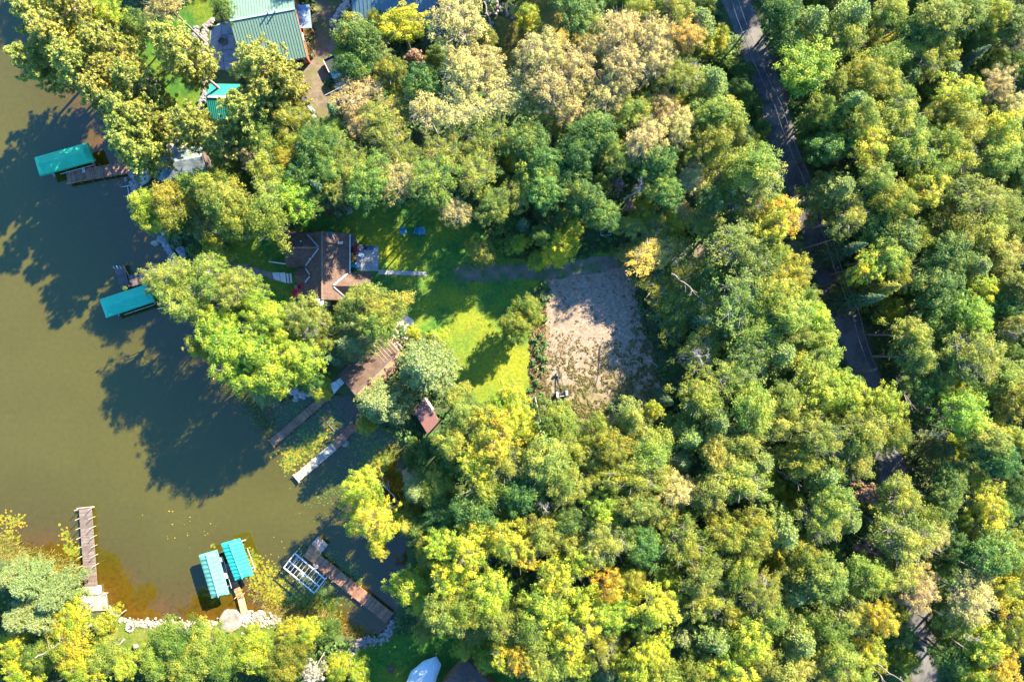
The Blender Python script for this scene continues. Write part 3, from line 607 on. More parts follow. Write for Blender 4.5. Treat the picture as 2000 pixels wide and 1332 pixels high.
KIND = {'a': ('aspen_tree', ['sage green aspen', 'soft green aspen', 'olive green aspen'], 'tree'), 'g': ('maple_tree', ['deep green leafy tree'], 'tree'),
 'y': ('maple_tree', ['golden yellow leafy tree'], 'tree'), 'm': ('maple_tree', ['bright lime green leafy tree'], 'tree'), 't': ('birch_tree', ['tan gold birch with pale twigs'], 'tree'),
 'q': ('oak_tree', ['open tree with pale branches'], 'tree'), 'o': ('maple_tree', ['orange autumn tree'], 'tree'), 'r': ('rust_tree', ['small rust brown tree'], 'tree'),
 'p': ('red_pine', ['tufted pine with pinkish limbs'], 'pine tree'), 'w': ('white_pine', ['feathery grey green pine'], 'pine tree'), 's': ('spruce_tree', ['dark pointed spruce'], 'spruce'),
 'n': ('cedar_tree', ['yellowish pointed conifer'], 'conifer'), 'd': ('dead_tree', ['bare bone white dead tree'], 'dead tree'), 'b': ('shrub', ['low green shrub'], 'shrub')}
ZONES = [  # (x0, y0, x1, y1, phrase) in photo pixels, first hit wins
 (0,0,170,400,'leaning over the top left water'), (170,0,395,160,'on the upper lakeside lawn'), (170,160,395,330,'on the lower lakeside lawn'), (395,0,640,345,'between green roofed house and shore'), (640,0,870,345,'right of the dirt yard'), (870,0,1130,250,'at the top middle'),
 (0,330,480,500,'above the seawall'), (0,500,520,620,'beside the upper teal canopy dock'), (0,620,660,800,'leaning over the shaded water'), (480,345,660,480,'above the brown cabin'),
 (520,480,800,690,'against the brown cabin'), (640,640,880,870,'round the boathouse'), (0,1000,240,1400,'in the bottom left corner'), (240,1200,720,1400,'behind the bottom shore stones'),
 (870,430,1070,690,'on the lawn edge'), (800,740,1060,1000,'below the lawn by the small shed'), (640,900,870,1260,'over the orange brown dock'), (870,1000,1060,1400,'above the white canopy corner'),
 (870,250,1130,430,'above the lawn'), (1130,0,1320,210,'at the top centre right'), (1320,0,1500,210,'left of the road top'), (1130,210,1340,400,'above the driveway'), (1340,210,1560,420,'by the road bend'),
 (1060,420,1240,540,'along the driveway'), (1060,780,1300,900,'at the foot of the gravel clearing'), (1500,0,1750,200,'right of the road top'), (1750,0,2000,200,'in the top right corner'), (1600,200,1800,340,'upper wood right of the road'), (1800,200,2000,340,'upper right edge'),
 (1590,340,1780,480,'right of the road bend'), (1780,340,2000,480,'right edge above middle'), (1640,480,1840,640,'right of the road middle'), (1840,480,2000,660,'right edge middle'), (1760,640,2000,780,'right edge below middle'), (1800,780,2000,920,'lower right edge'), (1810,920,2000,1100,'lower right wood past the road'), (1830,1100,2000,1400,'in the bottom right corner'),
 (1240,400,1420,560,'where driveway enters the wood'), (1240,560,1420,720,'right of the gravel clearing'), (1420,400,1700,560,'left of the road middle'), (1420,560,1700,720,'left of the road below middle'),
 (1300,720,1500,860,'lower right of the clearing'), (1500,720,1780,860,'beside the hidden stretch of road'), (1060,900,1200,1040,'middle of the lower wood'), (1200,860,1360,1040,'lower wood under the clearing'), (1360,860,1500,1040,'lower wood centre right'), (1500,860,1700,1040,'lower wood left of road'), (1700,860,1830,1160,'over the lower road'),
 (1060,1040,1200,1170,'bottom wood left part'), (1200,1040,1360,1170,'bottom wood centre'), (1360,1040,1520,1200,'bottom wood centre right'), (1520,1040,1700,1200,'bottom wood right part'),
 (1060,1170,1200,1400,'bottom edge left part'), (1200,1170,1360,1400,'bottom edge centre'), (1360,1170,1520,1400,'bottom edge centre right'), (1520,1160,1720,1400,'bottom edge right part'), (1700,1160,1840,1400,'beside the road bottom end'), (-900,-900,3000,3000,'in the wood')]
ORD = ['', 'second', 'third', 'fourth', 'fifth', 'sixth', 'seventh', 'eighth', 'ninth', 'tenth', 'eleventh', 'twelfth']
trees = []
for e in TR.replace('\n', '').split(';'):
    q = e.split()
    if not q: continue
    k, x, y, r_ = q[0], float(q[1]), float(q[2]), float(q[3])
    h = float(q[4]) if len(q) > 4 else {'p': 10.5+.17*r_, 'w': 5+.17*r_, 's': 8+.2*r_, 'r': 11, 'd': 16.5}.get(k, 6.5+.20*r_)
    if len(q) <= 4:
        if (x < 260 and y > 1090) or (y > 1190 and x < 720): h = min(h, 4.5+.095*r_)
        if k == 'w' and x < 200: r_ *= .82
    thin = k in 'aqtym' and ((1225 < x < 1500 and 330 < y < 740) or (650 < x < 1130 and 180 < y < 430))
    if thin: h *= .66 if 1225 < x < 1420 and y > 380 else .85
    trees.append([k, x, y, r_, h, q[5] if len(q) > 5 else ''])
for T_ in trees:        # keep the crowns off the visible stretches of road
    k, x, y, r_ = T_[:4]
    if k in 'bd': continue
    for (ax_, ay_), (bx_, by_) in zip(ROAD_PX[:-1], ROAD_PX[1:]):
        if ay_ <= y < by_:
            rx = ax_+(bx_-ax_)*(y-ay_)/(by_-ay_); gap = (x-rx)*.9
            vis = y < 770 or 895 < y < 950 or y > 1165; low = 14 if y > 1165 else 0
            if not vis: continue
            if gap >= 0 and gap < r_+30-low: T_[1] = rx+(r_+30-low)/.9
            elif gap < 0 and not low and -gap < r_*.97+22-low*2: T_[1] = rx-(r_*.97+22-low*2)/.9
for i, T_ in enumerate(trees):       # feathery pines stand among the aspens on the right
    if T_[0] == 'a' and T_[1] > 1340 and not T_[5] and T_[4] > 11 and (i*37) % 11 in (2, 7): T_[0] = 'w'; T_[5] = 'c'; T_[3] *= 1.05
frx = np.random.default_rng(21)      # younger, lower trees that fill the gaps between the big crowns
T4 = np.array([[T_[1], T_[2], T_[3]] for T_ in trees])
for gy_ in np.arange(-5, 1345, 22.):
    for gx_ in np.arange(200, 2010, 22.):
        x, y = gx_+frx.uniform(-8, 8), gy_+frx.uniform(-8, 8)
        if np.min(np.hypot(T4[:, 0]-x, T4[:, 1]-y)-T4[:, 2]*.86) < 7: continue
        w_ = W(x, y, 6.5); ax_, ay_ = np.array([w_.x]), np.array([w_.y])
        if shore_dist(ax_, ay_)[0] < 3 or distpoly(ax_, ay_, ROAD, False)[0] < 5.4 or distpoly(ax_, ay_, [W(*q)[:2] for q in DRIVE_PX], False)[0] < 4: continue
        if any(inpoly(ax_, ay_, pl)[0] or distpoly(ax_, ay_, pl)[0] < 2.6 for pl in CLEARPOLYS+BUILT): continue
        if y > 1200 and x < 700: continue
        r_ = float(np.min(np.hypot(T4[:, 0]-x, T4[:, 1]-y)-T4[:, 2]*.86)); r_ = min(34, r_+14)
        trees.append(['gggamgas'[frx.integers(8)], x, y, r_, 6.5+frx.uniform(0, 3.0)+r_*.04, 'u']); T4 = np.vstack([T4, [x, y, r_]])
print('fill trees', sum(T_[5] == 'u' for T_ in trees))
lab = {}; TREES_W = []
for n_, (k, x, y, r_, h, tw) in enumerate(trees):
    rr = random.Random(n_*7+3); names = KIND[k]; v = rr.randrange(len(names[1])); ph = names[1][v]
    if tw == 'y': ph = 'yellowish '+ph.split(' ', 1)[1] if k != 'm' else 'bright yellow leafy tree'
    if tw == 'o': ph = 'orange tinged golden tree'
    if tw == 'u': ph = 'low young '+ph.split(' ', 1)[1]
    if tw == 'c': ph = 'feathery yellow green pine'
    if tw == 'p': ph = 'small pale pink brown tree'
    z = next(z for z in ZONES if z[0] <= x < z[2] and z[1] <= y < z[3])[4]
    lab.setdefault((ph, z), []).append((y, n_)); trees[n_] += [v, ph, z]
for (ph, z), l in lab.items():
    l.sort()
    for i, (y, n_) in enumerate(l):
        trees[n_].append('%s %s' % (ph, z) if len(l) == 1 else ('%s, topmost of those %s' if i == 0 else '%s, lowest of those %s' if i == len(l)-1 else '%s, '+ORD[min(i, 11)]+' down among those %s') % (ph, z))
tintcol = {'a': [(1.05, .98, 1.15), (1, 1, 1), (1.0, .90, .72)]}
for n_, (k, x, y, r_, h, tw, v, ph, z, label) in enumerate(trees):
    rr = random.Random(n_*13+1); zc = GZ+h*.80 if k not in 'b' else GZ+h*.6
    c = W(x, y, zc); R = r_/PXM*(HC-zc)/HC*(1.12 if k in 'agmytqo' else 1.1)
    e = thing(names[0] if False else KIND[k][0], label, KIND[k][2], (c.x, c.y, GZ-.05), 'trees standing '+z)
    if k == 'b': e['group'] = 'low shrubs'
    e.rotation_euler = (0, 0, rr.random()*6.28); el = rr.uniform(.84, 1.16) if k not in 'psn' else 1; e.scale = (R/R0*el*rr.uniform(.95, 1.05), R/R0/el*rr.uniform(.95, 1.05), h/H0*rr.uniform(.95, 1.05))
    thin = k in 'aqt' and ((1225 < x < 1500 and 330 < y < 740) or (650 < x < 1130 and 180 < y < 430))
    pk = {'a': 'L', 'q': 'L', 't': 'L', 'y': 'M', 'm': 'M', 'g': 'G'}.get(k, k) if (h < 12.1 and not thin) else k
    cr, tk = PROTO['k' if (k == 'b' and tw) else {'a': 'A', 'q': 'A', 't': 'T'}[k] if thin else pk][rr.randrange(12) % len(PROTO['A' if thin and k != 't' else 'T' if thin else pk])]
    br = rr.uniform(.88, 1.12); tc_ = tintcol.get(k, [(1, 1, 1)])[v] if k == 'a' else (1, 1, 1)
    if tw == 'y': tc_ = (1.35, 1.15, .6) if k != 'm' else (1.45, 1.15, .7)
    if tw == 'o': tc_ = (1.2, .85, .9)
    if tw == 'c': tc_ = (.92, .98, .62)
    if tw == 'p': tc_ = (1.3, 1.9, 2.1)
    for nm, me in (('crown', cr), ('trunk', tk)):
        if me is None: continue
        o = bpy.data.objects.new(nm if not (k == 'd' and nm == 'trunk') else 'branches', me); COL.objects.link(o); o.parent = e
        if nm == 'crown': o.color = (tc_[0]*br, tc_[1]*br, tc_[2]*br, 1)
    TREES_W.append((c.x, c.y, R))
print('trees', len(trees), 'leaf quads', sum(len(p[0].polygons) for v in PROTO.values() for p in v if p[0]))

# ------------------------------------------------------------------ the forest going on beyond the picture (one mass)
px_, py_ = [], []
for gx_ in np.arange(-150, 190, 6.2):
    for gy_ in np.arange(-140, 150, 6.2):
        x = gx_+rng.uniform(-2, 2); y = gy_+rng.uniform(-2, 2)
        if -83 < x < 82 and -55 < y < 54: continue
        px_.append(x); py_.append(y)
px_, py_ = np.array(px_), np.array(py_)
ok = (shore_dist(px_, py_) > 4) & (distpoly(px_, py_, ROAD, False) > 5)
for pl in BUILT+CLEARPOLYS: ok &= ~(inpoly(px_, py_, pl) | (distpoly(px_, py_, pl) < 3))
ok &= ~((px_ < -28) & (px_ > -75) & (py_ > 53) & (py_ < 64))
px_, py_ = px_[ok], py_[ok]
me = bpy.data.meshes.new('surrounding_forest'); me.from_pydata([(a, b, GZ) for a, b in zip(px_, py_)], [], [])
fo = link('surrounding_forest', me); tag(fo, 'the same mixed forest continuing beyond the picture', 'forest', kind='stuff')
src = bpy.data.collections.new('forest_source')
for i, k in enumerate(['a', 'a', 'g', 'm', 'a', 't']):
    c_ = bpy.data.collections.new('source_%d' % i); src.children.link(c_)
    for me_ in PROTO[k][i % len(PROTO[k])]: c_.objects.link(bpy.data.objects.new('source', me_))
ng = bpy.data.node_groups.new('forest', 'GeometryNodeTree'); ng.interface.new_socket('Geometry', in_out='INPUT', socket_type='NodeSocketGeometry'); ng.interface.new_socket('Geometry', in_out='OUTPUT', socket_type='NodeSocketGeometry')
N_ = ng.nodes; gi = N_.new('NodeGroupInput'); go = N_.new('NodeGroupOutput'); ip = N_.new('GeometryNodeInstanceOnPoints'); ci = N_.new('GeometryNodeCollectionInfo')
ci.inputs['Collection'].default_value = src; ci.inputs['Separate Children'].default_value = True; ci.inputs['Reset Children'].default_value = True
rot = N_.new('FunctionNodeRandomValue'); rot.data_type = 'FLOAT_VECTOR'; rot.inputs[0].default_value = (0, 0, 0); rot.inputs[1].default_value = (0, 0, 6.28)
sc_ = N_.new('FunctionNodeRandomValue'); sc_.data_type = 'FLOAT'; sc_.inputs[2].default_value = .8; sc_.inputs[3].default_value = 1.05; sc_.inputs['Seed'].default_value = 3
ng.links.new(gi.outputs[0], ip.inputs['Points']); ng.links.new(ci.outputs[0], ip.inputs['Instance']); ip.inputs['Pick Instance'].default_value = True
ng.links.new(rot.outputs[0], ip.inputs['Rotation']); ng.links.new(sc_.outputs[1], ip.inputs['Scale']); ng.links.new(ip.outputs[0], go.inputs[0])
fo.modifiers.new('forest', 'NODES').node_group = ng

# ------------------------------------------------------------------ undergrowth between and under the trees (uncountable)
def scatter_leaves(name, pts, size, per, rad, hgt, mat, tint, label, up=.6, tj=.14, parent=None):
    n = len(pts); r = np.random.default_rng(len(pts)+5)
    c = np.repeat(pts, per, 0); m = len(c); d = r.normal(0, 1, (m, 3)); d /= np.linalg.norm(d, axis=1)[:, None]; d[:, 2] = abs(d[:, 2])
    s_ = np.repeat(r.uniform(.6, 1.4, n), per)
    p = c+d*np.array([rad, rad, hgt])*s_[:, None]*r.uniform(.5, 1, m)[:, None]
    nn = d+np.array([0, 0, up])+r.normal(0, .5, (m, 3)); nn /= np.linalg.norm(nn, axis=1)[:, None]
    a = np.cross(nn, r.normal(0, 1, (m, 3))); a /= np.linalg.norm(a, axis=1)[:, None]; b = np.cross(nn, a)
    q = size*.5*r.uniform(.6, 1.3, m)[:, None]
    v = np.stack([p-a*q, p-b*q*.8, p+a*q, p+b*q*.8], 1).reshape(-1, 3)
    ti = np.clip(np.repeat(tint+r.normal(0, tj, n), per)+r.normal(0, .1, m), 0, 1)
    o = link(name, npmesh(name, v, np.arange(m*4).reshape(-1, 4), mat, {'tint': ti}), parent); tag(o, label, None if parent else 'undergrowth', kind='stuff'); return o
N = 34000
ux = rng.uniform(-92, 100, N); uy = rng.uniform(-66, 70, N)
ok = shore_dist(ux, uy) > .9
mar = rng.uniform(-.3, .9, N)
for pl in CLEARPOLYS: ok &= ~(inpoly(ux, uy, pl) & (distpoly(ux, uy, pl) > mar*.6))
for pl in BUILT: ok &= ~(inpoly(ux, uy, pl) | (distpoly(ux, uy, pl) < .5))
ok &= distpoly(ux, uy, ROAD, False) > RW+.5+mar*.5
ok &= distpoly(ux, uy, [W(x, y)[:2] for x, y in DRIVE_PX], False) > 1.5+mar*.4
ux, uy = ux[ok], uy[ok]
hgt = vnoise(ux, uy, 5, 11)*1.5
roadd = distpoly(ux, uy, ROAD, False); edge = np.minimum(roadd-RW, 3)/3
edge = np.minimum(edge, np.min([np.minimum(distpoly(ux, uy, pl), 3)/3 for pl in CLEARPOLYS+BUILT], 0))
hz = GZ+.05+hgt*np.clip(edge, .12, 1)
pts = np.stack([ux, uy, hz], 1); sel = vnoise(ux, uy, 7, 4)
m_under = leafmat('undergrowth_leaves', [(0, (.028,.075,.020)), (.45, (.065,.135,.030)), (.75, (.13,.19,.035)), (1, (.28,.20,.05))])
scatter_leaves('undergrowth', pts, .46, 10, .62, .55, m_under, .42, 'low green undergrowth covering the ground under the trees')

# ------------------------------------------------------------------ buildings
def shingles(name, c1, c2, c3=None):
    m, t, b = nt(name)
    tc = t.nodes.new('ShaderNodeTexCoord'); br = t.nodes.new('ShaderNodeTexBrick'); t.links.new(tc.outputs['Object'], br.inputs['Vector'])
    br.inputs['Scale'].default_value = 1; br.inputs['Brick Width'].default_value = .5; br.inputs['Row Height'].default_value = .22; br.inputs['Mortar Size'].default_value = .02
    br.inputs['Color1'].default_value = (.85,.85,.85,1); br.inputs['Color2'].default_value = (1.1,1.1,1.1,1); br.inputs['Mortar'].default_value = (.7,.7,.7,1)
    n = noise(t, .9, 5, .65); col = ramp(t, n.outputs[0], [(.32, c1), (.66, c2)]).outputs[0]
    if c3: col = mix(t, ramp(t, noise(t, 2.6, 5, .75).outputs[0], [(.56,(0,0,0)),(.66,(1,1,1))]).outputs[0], col, c3)
    col = mix(t, 1.0, col, br.outputs['Color'], 'MULTIPLY'); t.links.new(col, b.inputs['Base Color'])
    bump(t, b, br.outputs['Fac'], .4, .02); b.inputs['Roughness'].default_value = .9; return m
M_BROWN = shingles('brown_shingles', (.075,.045,.034), (.125,.076,.055), (.16,.10,.07))
M_SILVER = shingles('silver_shingles', (.09,.115,.12), (.20,.23,.23), (.045,.055,.055))  # dark patches put mottled tree shade into the shingle colour
M_GREENMETAL = plain('green_metal', (.115,.185,.135), .5, .0, .3)
M_TEALMETAL = plain('teal_metal', (.02,.21,.16), .4, 0, .5)
M_BLUEMETAL = plain('blue_metal', (.075,.135,.15), .4, 0, .6)
M_FLASH = plain('flashing', (.26,.29,.31), .45, .1)
M_LOGWALL = plankmat('log_wall', (.22,.085,.04), (.30,.13,.06))
M_REDWALL = plankmat('red_brown_wall', (.20,.065,.04), (.27,.095,.055))
M_WALLW = plain('pale_wall', (.45,.40,.34))
M_CONC = mottled('concrete', (.22,.205,.19), (.33,.30,.28), 1.3, None, 14, .4, .02)
M_CONCW = mottled('pale_concrete', (.50,.46,.42), (.62,.57,.52), 1.6, None, 14, .3, .02)
M_STONE = mottled('shore_stone', (.13,.11,.095), (.26,.22,.20), 2.2, None, 9, .6, .03)
M_STONE2 = mottled('grey_stone', (.12,.11,.11), (.26,.23,.22), 2.2, None, 9, .6, .03)
M_WOODR = plankmat('red_brown_boards', (.16,.075,.045), (.29,.145,.085))
M_WOODO = plankmat('orange_boards', (.26,.11,.045), (.40,.19,.09))
M_WOODG = plankmat('grey_brown_boards', (.115,.082,.066), (.185,.14,.112))
M_WOODP = plankmat('pale_boards', (.25,.205,.155), (.37,.31,.245))
M_WOODD = plankmat('dark_boards', (.075,.055,.05), (.13,.095,.085))
M_WOODL = plankmat('tan_boards', (.30,.24,.18), (.42,.34,.26))
M_WHITE = plain('white_paint', (.55,.55,.54), .4)
M_ALU = plain('aluminium', (.45,.43,.42), .45, .2)
M_BLACK = plain('black_rubber', (.02,.02,.02), .7)
M_GLASS = plain('dark_glass', (.02,.03,.04), .08, 0, .8)
M_RED = plain('red_paint', (.55,.03,.05), .45)
M_BLUE = plain('blue_plastic', (.02,.14,.22), .5)
M_NAVY = plain('navy_plastic', (.015,.032,.07), .55, 0, .2)
M_YEL = plain('yellow_plastic', (.65,.45,.02), .5)
M_ORANGE = plain('terracotta', (.45,.14,.05), .7)

def roof_slope(name, parent, r0, r1, e1, e0, th, mat):     # ridge r0-r1, eave e0-e1
    m = MB(); up = [r0, r1, e1, e0]
    n = (Vector(r1)-Vector(r0)).cross(Vector(e0)-Vector(r0))
    if n.z > 0: up = [r0, e0, e1, r1]
    up = up[::-1] if (Vector(up[1])-Vector(up[0])).cross(Vector(up[2])-Vector(up[0])).z < 0 else up
    m.quadslab([tuple(p) for p in up], th); return m.build(name, mat, parent)
def frame(a, b):     # unit vectors along and across from two ground-plan points
    d = Vector((b[0]-a[0], b[1]-a[1], 0)); L = d.length; d.normalize(); return d, Vector((-d.y, d.x, 0)), L
def gable(parent, a, b, zr, wl, zl, wr, zr2, mat, th=.14, seam=0, ridge_mat=None, seam_mat=None):
    """ridge from a to b (x, y); wl / wr: plan widths to left and right eaves"""
    d, n, L = frame(a, b); A = Vector((a[0], a[1], zr)); B = Vector((b[0], b[1], zr)); out = []
    for s, w_, z_ in ((1, wl, zl), (-1, wr, zr2)):
        if w_ <= 0: continue
        off = n*s*w_; e0 = A+off; e1 = B+off; e0.z = e1.z = z_
        rf = roof_slope('roof', parent, A, B, e1, e0, th, mat); out.append(rf)
        if seam:
            m = MB(); k = int(L/seam)
            for i in range(k+1):
                t_ = min(i*seam+.03, L-.03)/L; p = A.lerp(B, t_)+Vector((0, 0, .02)); q = e0.lerp(e1, t_)+Vector((0, 0, .02)); m.beam(p, q, .045, .07)
            o = m.build('standing_seam', seam_mat or mat, rf); o['kind'] = 'stuff'
    if ridge_mat:
        MB().beam(A+Vector((0,0,.06)), B+Vector((0,0,.06)), .32, .07).build('ridge_cap', ridge_mat, parent)
    return out
def walls(parent, a, b, wl, wr, ztop, mat, inset=.35, zr=None, ends=.25):
    d, n, L = frame(a, b); A = Vector((a[0], a[1], 0))+d*ends; B = Vector((b[0], b[1], 0))-d*ends; m = MB()
    q = [A-n*(wr-inset), B-n*(wr-inset), B+n*(wl-inset), A+n*(wl-inset)]
    m.hexa([(p.x, p.y, GZ-.3) for p in q], [(p.x, p.y, ztop) for p in q])
    if zr:
        for p0, p1, pr in ((q[0], q[3], A), (q[1], q[2], B)):
            k = d*.08; m.add([(p0.x, p0.y, ztop), (p1.x, p1.y, ztop), (pr.x, pr.y, zr-.2)]+[((p0+k).x, (p0+k).y, ztop), ((p1+k).x, (p1+k).y, ztop), ((pr+k).x, (pr+k).y, zr-.2)], [(0,1,2), (5,4,3), (0,2,5,3), (1,4,5,2)])
    return m.build('wall', mat, parent)
def window(parent, c, wdt, h, rot, name='window'):
    m = MB().box(c, (wdt, .10, h), rot); o = m.build(name, M_WHITE, parent)
    cc = Vector(c); MB().box(c, (wdt-.16, .13, h-.16), rot).build('pane', M_GLASS, o); return o
def cone(parent, name, c, r0, r1, h, mat, n=10): return MB().tube(c, Vector(c)+Vector((0,0,h)), r0, r1, n).build(name, mat, parent)

# --- brown cabin
cab = thing('cabin', 'brown shingled cabin with crossing gables and pale valley flashing beside the lawn', 'house', (-28, 11, GZ))
gable(cab, (-28.15, 16.3), (-28.15, 6.15), 5.35, 3.45, 3.05, 3.5, 3.05, M_BROWN)
gable(cab, (-34.25, 13.87), (-28.5, 13.87), 5.05, 2.68, 3.02, 2.68, 3.02, M_BROWN)
gable(cab, (-26.9, 8.22), (-21.3, 8.22), 4.6, 2.13, 3.0, 2.13, 3.0, M_BROWN)
gable(cab, (-32.7, 9.8), (-30.2, 9.8), 4.0, 1.15, 3.1, 1.15, 3.1, M_BROWN)
walls(cab, (-28.15, 16.3), (-28.15, 6.15), 3.45, 3.5, 3.0, M_LOGWALL, .4, 5.3)
walls(cab, (-34.25, 13.87), (-28.5, 13.87), 2.68, 2.68, 2.98, M_LOGWALL, .4, 5.0)
walls(cab, (-26.9, 8.22), (-21.3, 8.22), 2.1, 2.1, 2.96, M_LOGWALL, .4, 4.5)
for c, wd, rot in (((-24.98, 13.2, 2.0), 1.4, pi/2), ((-24.98, 10.9, 2.0), 1.0, pi/2), ((-21.53, 8.2, 1.9), 1.2, pi/2), ((-28, 6.42, 2.0), 1.4, 0), ((-30.4, 6.42, 2.0), 1.0, 0)): window(cab, c, wd, 1.1, rot)
for (a, b) in (((-30.95,16.1,3.45),(-28.75,13.95,5.0)), ((-31.2,11.4,3.32),(-28.75,13.8,5.0)), ((-24.9,10.2,3.18),(-26.65,8.35,4.53)), ((-24.9,6.35,3.25),(-26.65,8.1,4.53)),
               ((-31.2,10.9,3.42),(-30.4,9.95,3.98)), ((-31.3,8.85,3.32),(-30.4,9.7,3.98))):
    MB().beam(Vector(a)+Vector((0,0,.1)), Vector(b)+Vector((0,0,.1)), .20, .04).build('valley_flashing', M_FLASH, cab)
MB().beam((-28.15,16.3,5.42),(-28.15,6.15,5.42),.26,.06).build('ridge_cap', mottled('ridge_shingle', (.15,.09,.06), (.24,.15,.10), 3), cab)
MB().beam((-34.25,13.87,5.12),(-28.7,13.87,5.12),.22,.06).build('ridge_cap', bpy.data.materials['ridge_shingle'], cab)
ch = MB().box((-29.0, 5.75, 2.7), (1.7, .8, 4.6)).build('chimney', mottled('chimney_stone', (.30,.26,.22), (.46,.42,.36), 4), cab)
MB().box((-29.0, 5.75, 5.08), (1.95, 1.0, .14)).build('chimney_cap', M_CONCW, ch); MB().tube((-29.2,5.75,5.1),(-29.2,5.75,5.6),.22,.22,8).build('flue', M_ALU, ch)
for x, y, z in ((-30.0, 7.2, 4.15), (-30.3, 12.3, 4.1), (-31.6, 14.9, 4.3), (-26.0, 14.6, 4.1)):
    MB().tube((x, y, z), (x, y, z+.45), .09, .09, 7).build('vent_pipe', M_WHITE, cab)
dish = MB().tube((-26.9,16.0,4.75),(-27.05,15.9,4.95),.08,.40,12).build('satellite_dish', M_BLUE, cab); MB().beam((-26.9,15.95,4.6),(-26.5,15.2,4.75),.05,.05).build('dish_arm', M_WHITE, dish)
MB().box((-25.9,14.75,3.95),(.9,.4,.12),.05).build('skylight', M_WALLW, cab)
MB().beam((-24.6,6.9,3.0),(-24.6,16.2,3.0),.12,.1).build('gutter', M_WHITE, cab)
MB().box((-27.2,5.4,.55+.15),(3.4,.9,.3)).build('step', M_WOODD, cab)
MB().box((-24.3,15.3,2.75),(1.2,1.7,.1),.4).build('porch_roof', M_BROWN, cab)

def slabs(name, label, cat, quads, z, mat, th=.08):
    c = np.mean([q[0] for q in quads], 0); e = thing(name, label, cat, (*W(*c)[:2], GZ))
    for q in quads:
        p = [W(x, y, z) for x, y in q]
        if (p[1]-p[0]).cross(p[2]-p[0]).z < 0: p = p[::-1]
        jz = random.uniform(-.012, .012); MB().quadslab([(v.x, v.y, z+jz) for v in p], th+.2).build('slab', mat, e)
    return e
def gridquads(c, nx, ny, gap=.03):
    c = [Vector((*p, 0)) for p in c]; out = []
    f = lambda u, v: (c[0].lerp(c[1], u)).lerp(c[3].lerp(c[2], u), v)
    for i in range(nx):
        for j in range(ny):
            out.append([tuple(f((i+a)/nx, (j+b)/ny)[:2]) for a, b in ((gap,gap),(1-gap,gap),(1-gap,1-gap),(gap,1-gap))])
    return out
slabs('patio', 'square grey concrete patio east of the brown cabin', 'patio', gridquads([(695,480),(740,482),(739,530),(696,529)], 3, 3, .012), GZ+.10, M_CONC)
slabs('sidewalk', 'narrow concrete walk running from the cabin patio across the lawn', 'walkway', gridquads([(739,527),(833,531),(833,539),(739,536)], 9, 1, .02), GZ+.06, M_CONC)
slabs('stepping_slab_walk', 'walk of big pale slabs leading west from the brown cabin', 'walkway', [[(532,533),(545,532),(547,549),(535,546)],[(546,533),(557,532),(559,553),(548,550)],[(559,534),(563,534),(565,553),(561,553)],[(565,534),(569,534),(571,553),(567,553)]], GZ+.06, M_CONCW)
slabs('side_patio', 'small grey slab patio at the south west corner of the cabin', 'patio', gridquads([(574,556),(592,556),(592,581),(577,583)], 1, 2, .02), GZ+.06, M_CONC)
slabs('boathouse_apron', 'two grey concrete slabs where the dark dock meets the boathouse', 'slab', [[(644,750),(655,744.5),(665,754.5),(652,769)],[(655.5,744),(664,738),(672,748),(666,754)]], GZ+.05, M_CONCW, .4)

def adirondack(name, label, px, py, rot, mat, group=None, s=1.0):
    p = W(px, py, GZ); e = thing(name, label, 'chair', p, group); cr, sr = cos(rot), sin(rot)
    T = lambda x, y, z: Vector((p.x+(x*cr-y*sr)*s, p.y+(x*sr+y*cr)*s, GZ+z*s))
    m = MB()
    for i in range(6): m.beam(T(-.30,-.32+i*.11,.36-.015*i), T(.30,-.32+i*.11,.36-.015*i), .09*s, .03)
    m.build('seat', mat, e); m = MB()
    for i in range(5): m.beam(T(-.26+i*.13,.26,.28), T(-.30+i*.15,.55,1.0-.05*abs(i-2)), .12*s, .03)
    m.build('backrest', mat, e)
    for q in (-1, 1):
        MB().beam(T(q*.37,-.42,.58), T(q*.37,.35,.56), .14*s, .03).build('arm', mat, e)
        MB().beam(T(q*.34,-.36,.57), T(q*.34,-.36,0), .08*s, .06).build('leg', mat, e); MB().beam(T(q*.34,.36,.55), T(q*.33,.42,0), .08*s, .06).build('leg', mat, e)
    return e
adirondack('lawn_chair', 'blue lawn chair standing alone, leftmost of three on the lawn', 789, 453, .3, M_BLUE, 'blue lawn chairs', 1.15)
adirondack('lawn_chair', 'blue lawn chair in the middle of the three on the lawn', 816, 454, -.2, M_BLUE, 'blue lawn chairs', 1.15)
adirondack('lawn_chair', 'light blue lawn chair, rightmost of the three on the lawn', 825.5, 453.5, .1, plain('light_blue_plastic', (.07,.24,.32)), 'blue lawn chairs', 1.15)
adirondack('lawn_chair', 'red lawn chair in the shade above the cabin', 649.5, 414, 2.4, M_RED, None, 1.3)
adirondack('lawn_chair', 'pale grey lawn chair in the sun above the cabin', 683, 413, -1.1, M_WALLW, None, 1.1)
adirondack('lawn_chair', 'small weathered lawn chair between the red and pale chairs', 663, 420, .8, M_WOODL)
adirondack('patio_chair', 'red chair at the north west corner of the cabin patio', 700, 483.5, 2.8, M_RED, None, 1.2)
adirondack('patio_chair', 'crimson chair on the small slab patio', 583, 574, 1.0, M_RED, None, 1.3)
adirondack('patio_chair', 'crimson chair pushed against the cabin west wall', 590.5, 561.5, 1.5, M_RED, None, .9)
adirondack('patio_chair', 'white chair on the lower part of the cabin patio', 701, 516, -.7, M_WHITE, None, .9)
adirondack('shore_chair', 'navy chair by the fire ring on the bottom shore', 234, 1253, -.5, M_NAVY, None, 1.35)
